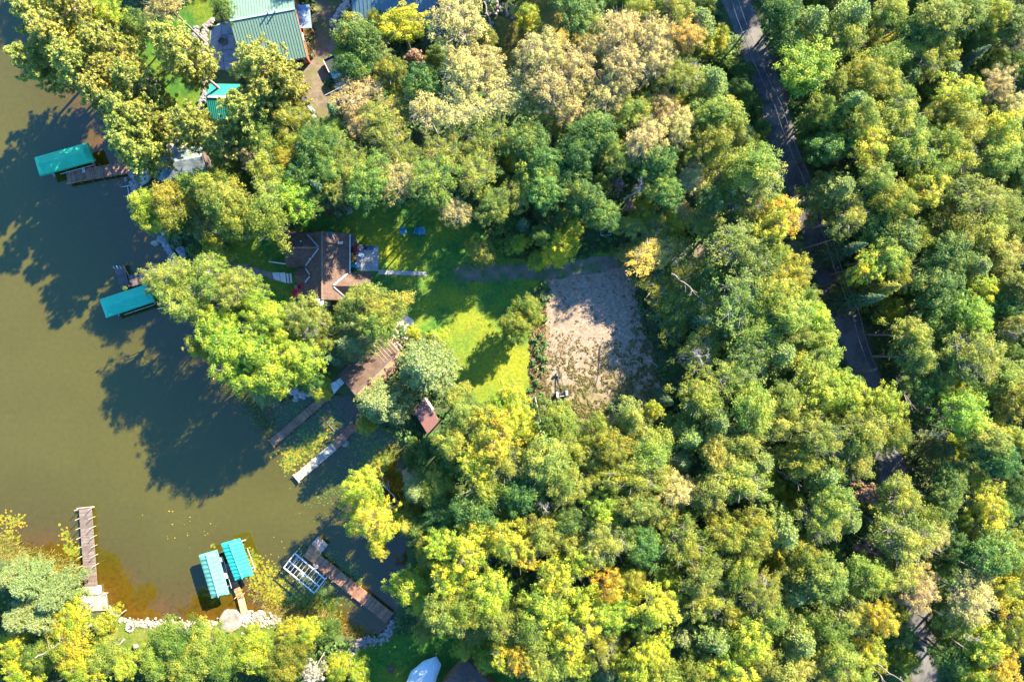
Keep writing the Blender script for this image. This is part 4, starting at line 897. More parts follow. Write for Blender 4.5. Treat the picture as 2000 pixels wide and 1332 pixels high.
def bench(label, a, b, mat, back=True):
    A = W(*a); B = W(*b); d, n, L = frame(A, B); e = thing('bench', label, 'bench', (A+B)/2)
    m = MB(); m.beam(A+Vector((0,0,.45)), B+Vector((0,0,.45)), .5, .06); m.build('seat', mat, e)
    if back: MB().beam(A+n*.28+Vector((0,0,.75)), B+n*.28+Vector((0,0,.75)), .06, .5).build('backrest', mat, e)
    for q in (A+d*.1, B-d*.1):
        for s in (-.2, .2): MB().beam(q+n*s, q+n*s+Vector((0,0,.43)), .07, .07).build('leg', mat, e)
bench('navy cushioned bench, left one at the patio top', (711,485.5), (719,485.5), M_NAVY); bench('navy cushioned bench, right one at the patio top', (721,485.5), (731,486), plain('dark_blue_cushion', (.02,.08,.17)))
bench('weathered plank bench on top of the seawall', (318,459), (341,451), M_WOODL, False)
def table(label, px, py, rot, s, mat):
    p = W(px, py); e = thing('table', label, 'table', p); MB().box((p.x, p.y, GZ+.6), (s, s*.8, .05), rot).build('tabletop', mat, e)
    for a, b in ((-1,-1),(1,-1),(1,1),(-1,1)):
        x, y = a*s*.4, b*s*.3; MB().tube((p.x+x*cos(rot)-y*sin(rot), p.y+x*sin(rot)+y*cos(rot), GZ+.1), (p.x+x*cos(rot)-y*sin(rot), p.y+x*sin(rot)+y*cos(rot), GZ+.58), .03).build('leg', mat, e)
table('small white table on the cabin patio', 707, 499, -.4, .75, M_WHITE)
# covered grill and flower tubs
p = W(690, 521); e = thing('grill', 'teal covered barbecue grill in the corner beside the patio', 'grill', p)
m = MB(); m.hexa([(p.x-.75,p.y-.4,GZ+.1),(p.x+.75,p.y-.4,GZ+.1),(p.x+.75,p.y+.4,GZ+.1),(p.x-.75,p.y+.4,GZ+.1)], [(p.x-.6,p.y-.3,GZ+.85),(p.x+.6,p.y-.3,GZ+.85),(p.x+.6,p.y+.3,GZ+.85),(p.x-.6,p.y+.3,GZ+.85)])
m.build('cover', plain('teal_cover', (.02,.20,.24)), e); MB().tube((p.x-.55,p.y,GZ+.88),(p.x+.55,p.y,GZ+.88),.3,.3,10).build('lid', bpy.data.materials['teal_cover'], e)
for i, (x, y, c, l) in enumerate(((687.5,499,(.55,.16,.03),'orange'),(691,505,(.6,.22,.04),'rust orange'),(687.5,512,(.10,.20,.02),'leafy green'),(684.5,474,(.45,.03,.08),'crimson'),(705,484,(.45,.36,.28),'pale tan'))):
    p = W(x, y); e = thing('flower_pot', '%s flower pot beside the cabin east wall' % l if i < 4 else 'pale tan flower pot beside the red patio chair', 'flower pot', p)
    cone(e, 'pot', (p.x, p.y, GZ), .25, .36, .45, M_ORANGE); T = Tree(900+i)
    T.clump((p.x, p.y, GZ+.6), .42, 60, .22, .5, 1); me, _ = T.meshes('pot%d' % i, plain('petal_%s' % l.replace(' ', '_'), c), None); link('flowers', me, e)
p = W(544, 513.5, 1.6); MB().tube(W(525,511,1.0), W(561,516,2.2), .09).build('white_pipe', M_WHITE); tag(bpy.data.objects['white_pipe'], 'long white pipe sticking out from the cabin west wall', 'pipe')

# --- green roofed house at the top
A = W(449, 41, 6.0); B = W(575.5, 17.5, 6.0)
gh = thing('green_roofed_house', 'big house with pale green standing seam metal roof at the top edge', 'house', (A.x, A.y, GZ))
M_GSEAM = plain('green_seam', (.08,.14,.105), .5)
gable(gh, A[:2], B[:2], 6.0, 6.1, 4.2, 6.35, 3.9, M_GREENMETAL, .16, .42, plain('green_ridge', (.18,.28,.23), .35), M_GSEAM)
walls(gh, A[:2], B[:2], 6.1, 6.35, 3.7, M_REDWALL, .5, 5.9, .35)
for x, y in ((524.5,26.5),(538.5,23.5)):
    p = W(x, y, 6.0); MB().tube((p.x,p.y,5.8),(p.x,p.y,6.9),.10,.10,8).build('vent_pipe', M_WHITE, gh)
d, n, L = frame(A, B); C = B-n*6.35
lq = [W(577.5,10,2.9), W(604,9.5,2.75), W(609,55,2.75), W(586.5,56,2.9)]
m = MB()
for i in range(12):
    a0 = lq[0].lerp(lq[3], i/12); a1 = lq[0].lerp(lq[3], (i+.92)/12); b0 = lq[1].lerp(lq[2], i/12); b1 = lq[1].lerp(lq[2], (i+.92)/12)
    m.quadslab([a0, a1, b1, b0] if (a1-a0).cross(b1-a0).z > 0 else [a0, b0, b1, a1], .04)
lt = m.build('lean_to_roof', mottled('cloudy_plastic_sheet', (.09,.15,.22), (.26,.32,.38), 1.8, None, 8, .2, .02, .3), gh)
for q in (lq[1], lq[2]): MB().beam((q.x-.15,q.y,GZ), (q.x-.15,q.y,q.z-.05), .12, .12).build('post', M_WOODR, gh)
for c, r_ in ((.25, 0), (.6, 0)): pass
for f_ in (.3, .62, .85):
    q = A.lerp(B, f_)-n*5.82; window(gh, (q.x, q.y, 1.9), 1.3, 1.2, atan2(d.y, d.x))
q = B-d*.30-n*2.5; window(gh, (q.x, q.y, 1.9), 1.2, 1.1, atan2(d.y, d.x)+pi/2)
MB().beam(W(566,125,.62), W(577,145,.62), 1.3, .2).build('doorstep', M_CONCW, gh)
slabs('stone_patio', 'blue grey stone patio west of the green roofed house', 'patio', [[(411,62),(432,40),(433,68),(410,80)],[(433,40),(452,32),(456,66),(434,68)],[(410,81),(433,69),(434,98),(411,104)],[(434,69),(456,67),(462,96),(435,98)],[(411,105),(434,99),(436,120),(413,128)],[(435,99),(462,97),(470,118),(437,120)],[(413,129),(436,121),(438,137),(414,135)],[(437,121),(470,119),(476,140),(439,138)]], GZ+.05, mottled('patio_stone', (.14,.15,.18), (.26,.26,.29), 1.1, (.30,.27,.26)))
def firering(name, label, px, py, r_, mat, n=11):
    p = W(px, py); e = thing(name, label, 'fire pit', p); 
    for i in range(n):
        a = 2*pi*i/n; MB().blob((p.x+cos(a)*r_, p.y+sin(a)*r_, GZ+.16), r_*pi/n*1.05, .8, i).build('stone', mat, e)
    cone(e, 'ash_bed', (p.x, p.y, GZ), r_*.85, r_*.8, .08, mottled('ash_'+name, (.03,.03,.03), (.12,.11,.10), 6), 14)
firering('fire_pit', 'round fire pit on the blue grey stone patio', 435, 81, .62, M_STONE, 10)
firering('fire_ring', 'pale stone fire ring on the bottom shore grass', 254.5, 1225, .55, mottled('pale_ring_stone', (.45,.38,.34), (.6,.52,.48), 4), 12)
firering('rusty_fire_ring', 'rusty dark red fire ring on the bottom lawn', 763.5, 1305.5, .48, mottled('rusty_steel', (.14,.04,.03), (.24,.07,.05), 5), 12)

# --- other roofs
def seamed_house(name, label, a, b, zr, wl, zl, wr, zr2, mat, wallm, seam=.42, inset=.3, cap=None, smat=None):
    A = W(*a, zr); B = W(*b, zr); e = thing(name, label, 'shed' if 'shed' in name else 'house', (A.x, A.y, GZ))
    gable(e, A[:2], B[:2], zr, wl, zl, wr, zr2, mat, .1, seam, cap, smat); walls(e, A[:2], B[:2], max(wl, .5), max(wr, .5), min(zl, zr2)-.12, wallm, inset, zr-.05); return e
seamed_house('garden_shed', 'small shed with teal green metal gable roof below the stone patio', (402.5,189), (463,190), 3.7, 2.35, 2.6, 2.95, 2.5, M_TEALMETAL, M_WALLW, .3, .3, M_WHITE, plain('teal_seam', (.012,.12,.09)))
mh = seamed_house('blue_roofed_house', 'house with grey blue metal roof behind the yellow tree at the top edge', (684,-22), (852,-22), 5.6, 5.0, 3.2, 5.9, 3.0, M_BLUEMETAL, M_REDWALL, .6, .4, M_FLASH, plain('blue_seam', (.07,.12,.14)))
q = [W(730,26,2.7), W(752,21,2.7), W(752,8,3.0), W(726,14,3.0)]
MB().quadslab([tuple(v) for v in (q if (q[1]-q[0]).cross(q[2]-q[0]).z > 0 else q[::-1])], .08).build('porch_roof', M_WOODG, mh)
gz = seamed_house('shingled_lakeside_hut', 'lakeside hut with mottled silver grey shingled roof above the large boulder', (297,324), (394,306), 4.2, 2.1, 3.2, 2.1, 3.2, M_SILVER, M_WOODD, 0, .3)
A = W(819.5,790,2.7); B = W(846,832,2.7)
sh = thing('tool_shed', 'small shed with plain reddish brown roof under the trees by the lily pads', 'shed', (A.x, A.y, GZ))
m = MB(); q = [W(806.7,800.6,2.7), W(834.6,847,2.7), W(857,824,3.1), W(829,777,3.1)]
top = q if (q[1]-q[0]).cross(q[2]-q[0]).z > 0 else q[::-1]
rf = m.quadslab([tuple(v) for v in top], .1).build('roof', plain('red_brown_metal', (.20,.095,.075), .5), sh)
m = MB()
for i in range(9):
    t_ = (i+.5)/9; m.beam(q[0].lerp(q[1], t_)+Vector((0,0,.02)), q[3].lerp(q[2], t_)+Vector((0,0,.02)), .04, .05)
o = m.build('standing_seam', bpy.data.materials['red_brown_metal'], rf); o['kind'] = 'stuff'
c_ = (q[0]+q[1]+q[2]+q[3])/4; s4 = [c_+(v-c_)*.86 for v in top]
MB().hexa([(v.x,v.y,GZ-.2) for v in s4], [(v.x,v.y,2.55) for v in s4]).build('wall', M_WOODD, sh)
MB().beam(W(831,776,3.0), W(846,800,3.05), .35, .06).build('edge_board', M_WALLW, sh)

# --- boathouse over the slip
A = W(692.7,770.3,3.7); B = W(778,686,3.7)
bh = thing('boathouse', 'boathouse with long brown roof half shaded, at the head of the boat slip', 'boathouse', (A.x, A.y, GZ))
M_BROOF = shingles('tan_brown_roofing', (.085,.052,.037), (.145,.092,.064), (.12,.075,.052)); M_BROOF2 = plankmat('orange_roof_strip', (.26,.14,.075), (.34,.19,.11))  # main roof darkened in place of tree shade, strip coloured as the sunlit side
gable(bh, A[:2], B[:2], 3.7, 3.95, 2.7, 0, 2.7, M_BROOF, .12); gable(bh, A[:2], B[:2], 3.62, 0, 2.7, 1.75, 3.2, M_BROOF2, .12)
walls(bh, A[:2], B[:2], 3.95, 1.75, 2.6, M_LOGWALL, .3, 3.6, .15)
MB().beam(A+Vector((0,0,.06)), B+Vector((0,0,.06)), .28, .05).build('ridge_cap', M_WOODD, bh)
m = MB(); d, n, L = frame(A, B)
for i in range(5):
    p0 = B-d*(.4+i*.55); m.beam(Vector((p0.x,p0.y,3.73)), Vector((p0.x,p0.y,0))+n*3.9+Vector((0,0,2.78)), .05, .04)
m.build('roof_batten', M_WOODL, bh)
st = thing('stair_rail', 'short wooden railing and steps at the upper end of the boathouse', 'railing', W(775,676))
for a_, b_ in (((768,672),(779,684)), ((774,668),(785,678))):
    p0, p1 = W(*a_, 2.6), W(*b_, 2.6); MB().beam(p0, p1, .1, .08).build('rail', M_WOODL, st)
    for q in (p0, (p0+p1)/2, p1): MB().beam((q.x,q.y,GZ), (q.x,q.y,2.55), .1, .1).build('post', M_WOODL, st)

# --- bottom cottage and its white canopy
A = W(868,1338,4.4); B = W(940,1398,4.4)
ct = seamed_house('cottage', 'cottage with brown shingled roof at the bottom edge', (882,1320), (950,1386), 4.4, 2.8, 3.0, 2.8, 3.0, M_BROWN, M_LOGWALL, 0)
tn = thing('white_canopy', 'white canvas canopy with scalloped edge beside the bottom cottage', 'canopy', W(825,1315))
pts = [(788,1345),(802,1312),(827,1291),(852,1282.5),(862,1298),(846,1345)]
apex = W(826,1318,3.3); ring = []
for i in range(len(pts)):
    a_, b_ = pts[i], pts[(i+1) % len(pts)]; k = 6
    for j in range(k):
        t_ = j/k; x = a_[0]+(b_[0]-a_[0])*t_; y = a_[1]+(b_[1]-a_[1])*t_; s_ = .985+.02*abs(sin(t_*pi*2))
        x = 826+(x-826)*s_; y = 1318+(y-1318)*s_; ring.append(W(x, y, 2.35-.10*abs(sin(t_*pi*2))))
vs = [tuple(apex)]; nR = len(ring); mid = [p.lerp(apex, .5)-Vector((0,0,.10)) for p in ring]
vs += [tuple(p) for p in mid]+[tuple(p) for p in ring]+[(p.x, p.y, p.z-.25) for p in ring]
fs = [(0, 1+(i+1) % nR, 1+i) for i in range(nR)]
for l in (0, 1): fs += [(1+l*nR+i, 1+l*nR+(i+1) % nR, 1+(l+1)*nR+(i+1) % nR, 1+(l+1)*nR+i) for i in range(nR)]
MB().add(vs, fs).build('canvas', plain('white_canvas', (.46,.46,.44), .8), tn, True)
for x, y in ((800,1318),(850,1287),(838,1340)): q = W(x, y, 2.3); MB().tube((q.x,q.y,GZ), (q.x,q.y,2.3), .05).build('pole', M_ALU, tn)

# ------------------------------------------------------------------ docks
def dock(e, a, b, wd, mat, z=.55, pitch=.16, name='decking', along=False, gap=.025):
    A = W(*a, z); B = W(*b, z); d, n, L = frame(A, B); m = MB()
    if along:
        k = max(1, int(wd/pitch))
        for i in range(k):
            o_ = -wd/2+(i+.5)*wd/k; m.beam(A+n*o_+Vector((0,0,random.uniform(-.006,.006))), B+n*o_, wd/k-gap, .05)
    else:
        k = int(L/pitch)
        for i in range(k):
            c_ = A+d*(i+.5)*L/k; j = random.uniform(-.03, .03); m.beam(c_-n*(wd/2+j)+Vector((0,0,random.uniform(-.006,.006))), c_+n*(wd/2+j), L/k-gap, .05)
    o = m.build(name, mat, e); o['kind'] = 'stuff'
    MB().beam(A+n*(wd/2-.12)-Vector((0,0,.14)), B+n*(wd/2-.12)-Vector((0,0,.14)), .08, .2).build('stringer', mat, e)
    MB().beam(A-n*(wd/2-.12)-Vector((0,0,.14)), B-n*(wd/2-.12)-Vector((0,0,.14)), .08, .2).build('stringer', mat, e)
    return A, B, d, n, L
def posts(e, A, d, n, L, wd, ts, h, mat, r_=.06, sides=(1, -1)):
    for t_ in ts:
        for s in sides:
            p = A+d*L*t_+n*s*(wd/2+.08); MB().tube((p.x, p.y, -1.2), (p.x, p.y, h), r_, r_, 6).build('post', mat, e)
# 1 upper left
k = thing('dock', 'brown plank dock beside the uppermost teal boat canopy', 'dock', W(190,335,0))
A, B, d, n, L = dock(k, (130.5,347.5), (253,327), 1.9, M_WOODR, .6); posts(k, A, d, n, L, 1.9, (.02,.2,.38,.56,.74), 1.15, M_WOODO)
MB().beam(W(130,359.8,.72), W(172,351.5,.72), .12, .12).build('bumper', M_WOODO, k)
k = thing('dock_stool', 'small pale brown stool on the uppermost dock', 'stool', W(166,334,.62)); p = W(166,334,.62)
MB().box((p.x,p.y,1.0),(.5,.8,.08),.2).build('seat', M_WOODL, k)
for a_, b_ in ((-.18,-.3),(.18,-.3),(.18,.3),(-.18,.3)): MB().tube((p.x+a_,p.y+b_,.62),(p.x+a_,p.y+b_,.97),.03).build('leg', M_WOODL, k)
k = thing('pier_frame', 'small bare metal pier frame in the water below the big boulder', 'frame', W(245,373,0))
for a_, b_ in (((238,366),(257,361.5)), ((244,384),(264,380)), ((249,363.5),(252.5,381.5))): MB().beam(W(*a_, .4), W(*b_, .4), .09, .09).build('bar', M_ALU, k)
for x, y in ((238,366),(257,361.5),(244,384),(264,380)): p = W(x, y, 0); MB().tube((p.x,p.y,-1),(p.x,p.y,.45),.05).build('post', M_ALU, k)
# 2 L-shaped
k = thing('dock', 'dark L shaped plank dock above the second teal boat canopy', 'dock', W(245,545,0))
A, B, d, n, L = dock(k, (232.5,520.5), (245,564), 1.5, M_WOODD, .6); posts(k, A, d, n, L, 1.5, (.02,.95), 1.1, M_WOODO)
MB().beam(W(240.5,518,.72), W(251.5,538,.72), .12, .14).build('bumper', M_WOODO, k)
A, B, d, n, L = dock(k, (253,549.5), (318,533), 1.75, M_WOODD, .604); posts(k, A, d, n, L, 1.75, (.35,.7), 1.1, M_WOODO)
p = W(244,563,.62); o = MB().tube((p.x,p.y,.63),(p.x,p.y,.85),.42,.30,10).build('float_ring', M_YEL); tag(o, 'yellow float lying on the end of the L shaped dock', 'float')
p = W(231,524,.62); k = thing('dock_ladder', 'white ladder rails at the tip of the L shaped dock', 'ladder', p)
for s in (-.5, 0, .5): MB().beam((p.x+s,p.y-.1,.62), (p.x+s+.1,p.y+.25,1.3), .07, .07).build('rail', M_WHITE, k)
# 3 slip docks
k = thing('slip_dock', 'dark reddish plank dock on the upper side of the boat slip', 'dock', W(585,815,0))
A, B, d, n, L = dock(k, (529.5,867), (646.5,767), 1.25, M_WOODR, .55, .3); posts(k, A, d, n, L, 1.25, (.01,.25,.5,.75), .8, M_WOODR)
k = thing('slip_dock', 'lower slip dock with sun bleached pale outer half and brown inner half', 'dock', W(635,880,0))
A, B, d, n, L = dock(k, (577.5,935.3), (652.5,872), 1.3, M_WOODP, .55, .3, 'sunlit_decking'); posts(k, A, d, n, L, 1.3, (.01,.5), .75, M_WOODP)  # pale board colour stands for sunlight on the outer half
A, B, d, n, L = dock(k, (652.8,871.7), (693,830), 1.3, M_WOODR, .555, .3, 'brown_decking'); posts(k, A, d, n, L, 1.3, (.3,.8), .75, M_WOODR)
k = thing('slip_rails', 'pale rails and cross bars standing in the water of the boat slip', 'boat lift', W(650,820,0))
for a_, b_ in (((618,833),(675,783)), ((632,838),(688,788)), ((641.5,857.6),(695,808)), ((610,819),(663,771))): MB().beam(W(*a_, .12), W(*b_, .12), .08, .08).build('rail', M_WOODG, k)
for a_, b_ in (((639,790),(652,805)), ((619,807),(634,819)), ((660,812),(672,826)), ((641.5,829),(655,843.5))): MB().beam(W(*a_, .16), W(*b_, .16), .08, .06).build('cross_bar', M_WOODG, k)
# 4 bottom left dock
k = thing('dock', 'long straight brown plank dock with paired posts in the bottom left bay', 'dock', W(170,1070,0))
A, B, d, n, L = dock(k, (166.3,991.5), (177.6,1146), 1.95, M_WOODG, .6, .17); posts(k, A, d, n, L, 1.95, [i*.119+.01 for i in range(7)], 1.6, M_WOODL, .05)
MB().beam(W(150,992.5,.68), W(184,989,.68), .12, .12).build('end_rail', M_WOODL, k)
e = slabs('dock_abutment', 'white concrete slab where the bottom left dock lands', 'slab', [[(161,1146.5),(192.5,1145.5),(194,1160.5),(161,1161)]], .66, plain('whitewashed_concrete', (.48,.44,.40), .8), .5)
k = thing('deck_platform', 'square tan plank platform below the white slab', 'platform', W(188,1177))
dock(k, (188,1162.5), (189.5,1192.5), 3.15, M_WOODL, .72, .15, 'decking', True)
for x, y in ((170,1164),(207,1164),(172,1191),(208,1190)): p = W(x, y); MB().box((p.x,p.y,.55),(.15,.15,.3)).build('post', M_WOODG, k)
o = MB().beam(W(161,1150,.62), W(170,1200,.62), .75, .5).build('retaining_wall', M_CONCW); tag(o, 'pale low retaining wall left of the square platform', 'wall')
k = thing('dock_bench_rack', 'tangled pale metal rack at the corner of the square platform', 'rack', W(203,1160))
for i in range(5): MB().beam(W(197+i*2.5,1163-i*.6,.9), W(202+i*2.2,1157,1.1), .06, .06).build('bar', M_WHITE, k)
# 5 between canopies
k = thing('dock', 'narrow orange brown dock between the two bottom teal canopies', 'dock', W(460,1150,0))
A, B, d, n, L = dock(k, (441.5,1100.5), (461.5,1147), 1.0, M_WOODR, .55); posts(k, A, d, n, L, 1.0, (.8,), 1.3, M_WOODP, .05)
A, B, d, n, L = dock(k, (461.8,1147.6), (470,1168), 1.02, M_WOODO, .555, .15, 'sunlit_orange_decking'); posts(k, A, d, n, L, 1.0, (.75,), 1.3, M_WOODP, .05)  # lit stretch of the dock, sunlight put into the orange board colour
A, B, d, n, L = dock(k, (470.2,1168.5), (478,1199.5), 1.04, plankmat('tan_orange_boards', (.36,.22,.12), (.46,.30,.18)), .56, .15, 'tan_decking'); posts(k, A, d, n, L, 1.0, (.9,), .8, M_WOODP, .05)
slabs('dock_landing_slab', 'square pale concrete slab at the foot of the orange brown dock', 'slab', [[(472,1202),(486,1199),(489,1213),(476,1216)]], .62, M_CONCW, .4)
p = W(450,1213,.6); k = thing('stone_pad', 'broad round grey topped rock pad beside the narrow dock', 'boulder', (p.x,p.y,GZ))
vs = []; N_ = 26
for zz, s_ in ((-.4, 1.06), (.45, 1.03), (.72, .97), (.78, .80)):
    for i in range(N_): a = 2*pi*i/N_; r_ = 1.78*s_*(1+.045*sin(3*a+1)+.03*sin(7*a)); vs.append((p.x+cos(a)*r_, p.y+sin(a)*r_*.94, zz))
fs = [(l*N_+i, l*N_+(i+1) % N_, (l+1)*N_+(i+1) % N_, (l+1)*N_+i) for l in range(3) for i in range(N_)]+[tuple(range(3*N_, 4*N_))]
MB().add(vs, fs).build('rock', mottled('pad_rock', (.12,.10,.09), (.30,.26,.22), .8, None, 8, .4, .04), k)
# 6 lower middle
k = thing('dock', 'broad orange brown plank dock with a tilted L head in the lower middle', 'dock', W(690,1140,0))
A, B, d, n, L = dock(k, (617.5,1092.5), (760.5,1206.5), 1.95, M_WOODR, .55, .22); posts(k, A, d, n, L, 1.95, (.15,.28,.42,.55,.68), 1.0, M_WOODO)
A2, B2, d2, n2, L2 = dock(k, (603,1092.8), (617.5,1071), 1.95, M_WOODO, .62, .2, 'head_decking'); dock(k, (617.7,1070.8), (631.5,1055), 2.05, plankmat('tan_orange_planks', (.36,.20,.12), (.50,.30,.19)), .66, .2, 'tip_decking'); posts(k, A2, d2, n2, L2, 1.95, (0,.9), 1.1, M_WOODL)
k = thing('canopy_frame', 'bare white metal boat lift frame beside the broad orange dock', 'boat lift', W(595,1118,0))
Q = [W(576,1080,2.2), W(635,1130.6,2.2), W(613.6,1157.6,2.2), W(554.3,1108,2.2)]
for i in range(4): MB().beam(Q[i], Q[(i+1) % 4], .16, .12).build('frame_rail', M_ALU, k)
a_, b_ = W(565,1095.5,2.24), W(623.8,1145,2.24); MB().beam(a_, b_, .16, .12).build('ridge_bar', M_ALU, k)
for i in range(1, 10): MB().beam(Q[0].lerp(Q[1], i/10), Q[3].lerp(Q[2], i/10), .055, .06).build('rung', M_ALU, k)
for q in Q: MB().tube((q.x,q.y,-1),(q.x,q.y,2.15),.06).build('leg', M_ALU, k)
for f0, f1, z_ in ((.12,.12,.5), (.9,.9,.5)): MB().beam((*Q[0].lerp(Q[1], f0)[:2], z_), (*Q[3].lerp(Q[2], f1)[:2], z_), .09, .09).build('cross_beam', M_ALU, k)
MB().box((*W(590,1123,1.6)[:2], 1.6), (.25,.7,.4), .5).build('winch', M_WHITE, k)
k = thing('hand_crank', 'round white hand crank of the boat lift by the broad dock', 'crank', W(616,1106,1)); c_ = W(616,1106.5,1.1)
for i in range(12):
    a0, a1 = 2*pi*i/12, 2*pi*(i+1)/12; pass
m = MB()
for i in range(12): m.tube(c_+Vector((cos(2*pi*i/12)*.42, sin(2*pi*i/12)*.30, 0)), c_+Vector((cos(2*pi*(i+1)/12)*.42, sin(2*pi*(i+1)/12)*.30, 0)), .035)
m.build('rim', M_WHITE, k); m = MB()
for i in range(3): m.tube(c_+Vector((cos(pi*i/3)*.42, sin(pi*i/3)*.3, 0)), c_-Vector((cos(pi*i/3)*.42, sin(pi*i/3)*.3, 0)), .02)
m.build('spoke', M_WHITE, k); MB().tube((c_.x,c_.y,-.5),(c_.x,c_.y,1.1),.04).build('post', M_ALU, k)

# ------------------------------------------------------------------ covered boat lifts
def canopy(label, c4, mat, zE=2.25, rise=.55, ribs=10, amp=.10, panel=None, frame_side=1):
    q = [W(x, y, zE) for x, y in c4]      # two long sides q0-q1 and q3-q2
    e = thing('boat_lift', label, 'boat lift', (*((q[0]+q[2])/2)[:2], 0))
    nu = ribs*6; nv = 10; vs = []; 
    for i in range(nu+1):
        u = i/nu; ue = min(u, 1-u)
        for j in range(nv+1):
            v = j/nv; p = q[0].lerp(q[1], u).lerp(q[3].lerp(q[2], u), v)
            r_ = 1-abs(2*v-1); z = zE+rise*(r_**.85)*min(1, (ue/.05))**.5 if ue < .05 else zE+rise*r_**.85
            sag = amp*abs(sin(pi*u*ribs))*(.35+.65*r_)*(1-r_**6) if amp else 0
            vs.append((p.x, p.y, z-sag+random.uniform(-.006,.006)))
    fs = [(i*(nv+1)+j, (i+1)*(nv+1)+j, (i+1)*(nv+1)+j+1, i*(nv+1)+j+1) for i in range(nu) for j in range(nv)]
    m = MB().add(vs, fs); rim = [i*(nv+1) for i in range(nu+1)]+[nu*(nv+1)+j for j in range(1, nv+1)]+[i*(nv+1)+nv for i in range(nu-1, -1, -1)]+[j for j in range(nv-1, 0, -1)]
    c_ = (q[0]+q[2])/2; o0 = len(m.v)
    for i in rim: x, y, z = m.v[i]; m.v.append((c_.x+(x-c_.x)*1.012, c_.y+(y-c_.y)*1.03, z-.38))
    k = len(rim); m.f += [(rim[i], rim[(i+1) % k], o0+(i+1) % k, o0+i) for i in range(k)]
    cv = m.build('canopy', mat, e, False)
    if ribs > 2 and amp > .05:
        mr = MB()
        a_, b_ = [tuple((q[0].lerp(q[3], .5))), tuple(q[1].lerp(q[2], .5))]
        MB().beam(Vector((*a_[:2], zE+rise+.012)), Vector((*b_[:2], zE+rise+.012)), .12, .02).build('ridge_seam', panel or mat, cv)
    for u in (.12, .88):
        for s in (.12, .88):
            p = q[0].lerp(q[1], u).lerp(q[3].lerp(q[2], u), s); MB().tube((p.x, p.y, -1.2), (p.x, p.y, zE-.1), .06).build('leg', M_ALU, e)
        a_ = q[0].lerp(q[1], u); b_ = q[3].lerp(q[2], u); MB().beam((a_.x,a_.y,.35), (b_.x,b_.y,.35), .1, .14).build('cross_beam', M_ALU, e)
    s = (0, 1) if frame_side > 0 else (3, 2); a_, b_ = q[s[0]], q[s[1]]; oth = (q[3]+q[2])/2 if frame_side > 0 else (q[0]+q[1])/2
    off = ((a_+b_)/2-oth).normalized()*.28
    MB().beam(a_.lerp(b_, .3)+off-Vector((0,0,.9)), a_.lerp(b_, .92)+off-Vector((0,0,.9)), .07, .07).build('side_rail', M_ALU, e)
    return e
def fabric(name, c, rough=.6):
    m, t, b = nt(name); n1 = noise(t, .8, 5, .6); n2 = noise(t, 7, 3, .6)
    col = mix(t, 1.0, c, ramp(t, n1.outputs[0], [(.3, (.82,.86,.86)), (.7, (1.12,1.1,1.1))]).outputs[0], 'MULTIPLY'); t.links.new(col, b.inputs['Base Color'])
    bump(t, b, n2.outputs[0], .25, .03); b.inputs['Roughness'].default_value = rough; return m
canopy('boat lift under the uppermost teal canopy, dappled with shade', [(67,308),(169,279),(183,314),(77,343)], fabric('teal_canopy', (.025,.33,.15)), 2.3, .55, 2, .0, None, -1)
canopy('boat lift under the teal blue canopy beside the L shaped dock', [(194,585),(288.5,554),(301,589),(207,620)], fabric('blue_teal_canopy', (.018,.31,.17)), 2.3, .55, 2, .0, None, -1)
canopy('boat lift under the pale faded teal canopy in the bottom bay', [(422,1075.5),(446,1160),(413,1168.5),(388,1085.5)], fabric('faded_teal_canopy', (.085,.25,.185)), 2.35, .5, 10, .11, fabric('faded_teal_seam', (.13,.31,.24)), 1)
canopy('boat lift under the vivid ribbed teal canopy in the bottom bay', [(467,1053),(493,1123),(459,1133.5),(431.5,1063)], fabric('vivid_teal_canopy', (.02,.30,.23)), 2.35, .5, 10, .12, fabric('vivid_teal_seam', (.06,.42,.33)), 1)
k = thing('lift_winch', 'white lift winch and wheel between the two bottom canopies', 'winch', W(441,1126,1))
for x, y, s in ((432,1092,.5),(441,1124,.6)): p = W(x, y, 1.3); MB().box((p.x,p.y,1.3),(s,s*1.3,.4),.3).build('winch_box', M_WHITE, k)
MB().beam(W(433,1092,1.2), W(441,1122,1.2), .06, .06).build('bar', M_ALU, k)

# ------------------------------------------------------------------ stones
def rockline(name, label, path, n_, wid, r0, r1, mat, z=None, seed=0):
    r = random.Random(seed+n_); m = MB(); L = [Vector((*p, 0)) for p in path]; seg = [(L[i+1]-L[i]).length for i in range(len(L)-1)]; tot = sum(seg)
    for i in range(n_):
        s_ = r.random()*tot; j = 0
        while s_ > seg[j] and j < len(seg)-1: s_ -= seg[j]; j += 1
        p = L[j].lerp(L[j+1], s_/seg[j])+Vector((r.gauss(0, wid), r.gauss(0, wid), 0)); rr_ = r.uniform(r0, r1)**1
        w_ = W(p.x, p.y, .4); zz_ = z if z is not None else (.12+.5*r.random()*.7)
        m.blob((w_.x, w_.y, zz_+rr_*.25), rr_, .6, i)
    o = m.build(name, mat); tag(o, label, 'stones', kind='stuff'); return o
M_STONEP = mottled('pale_shore_stone', (.17,.135,.10), (.32,.265,.205), 2.5, None, 9, .6, .03)
rockline('shore_stones', 'pale rubble stones along the bottom shore', [(212,1190),(222,1203),(236,1213),(260,1218),(330,1219),(400,1222),(428,1219)], 900, 3.4, .10, .28, M_STONEP, None, 1)
rockline('shore_stones', 'pale rubble stones right of the round rock pad', [(470,1220),(492,1205),(510,1212),(530,1216),(545,1216)], 420, 6, .10, .30, M_STONEP, None, 2)
rockline('shore_stones', 'grey pink rubble stones at the foot of the broad orange dock', [(768,1210),(762,1235),(745,1250),(715,1252),(690,1265),(682,1290),(686,1332)], 420, 4, .12, .32, M_STONE, None, 3)
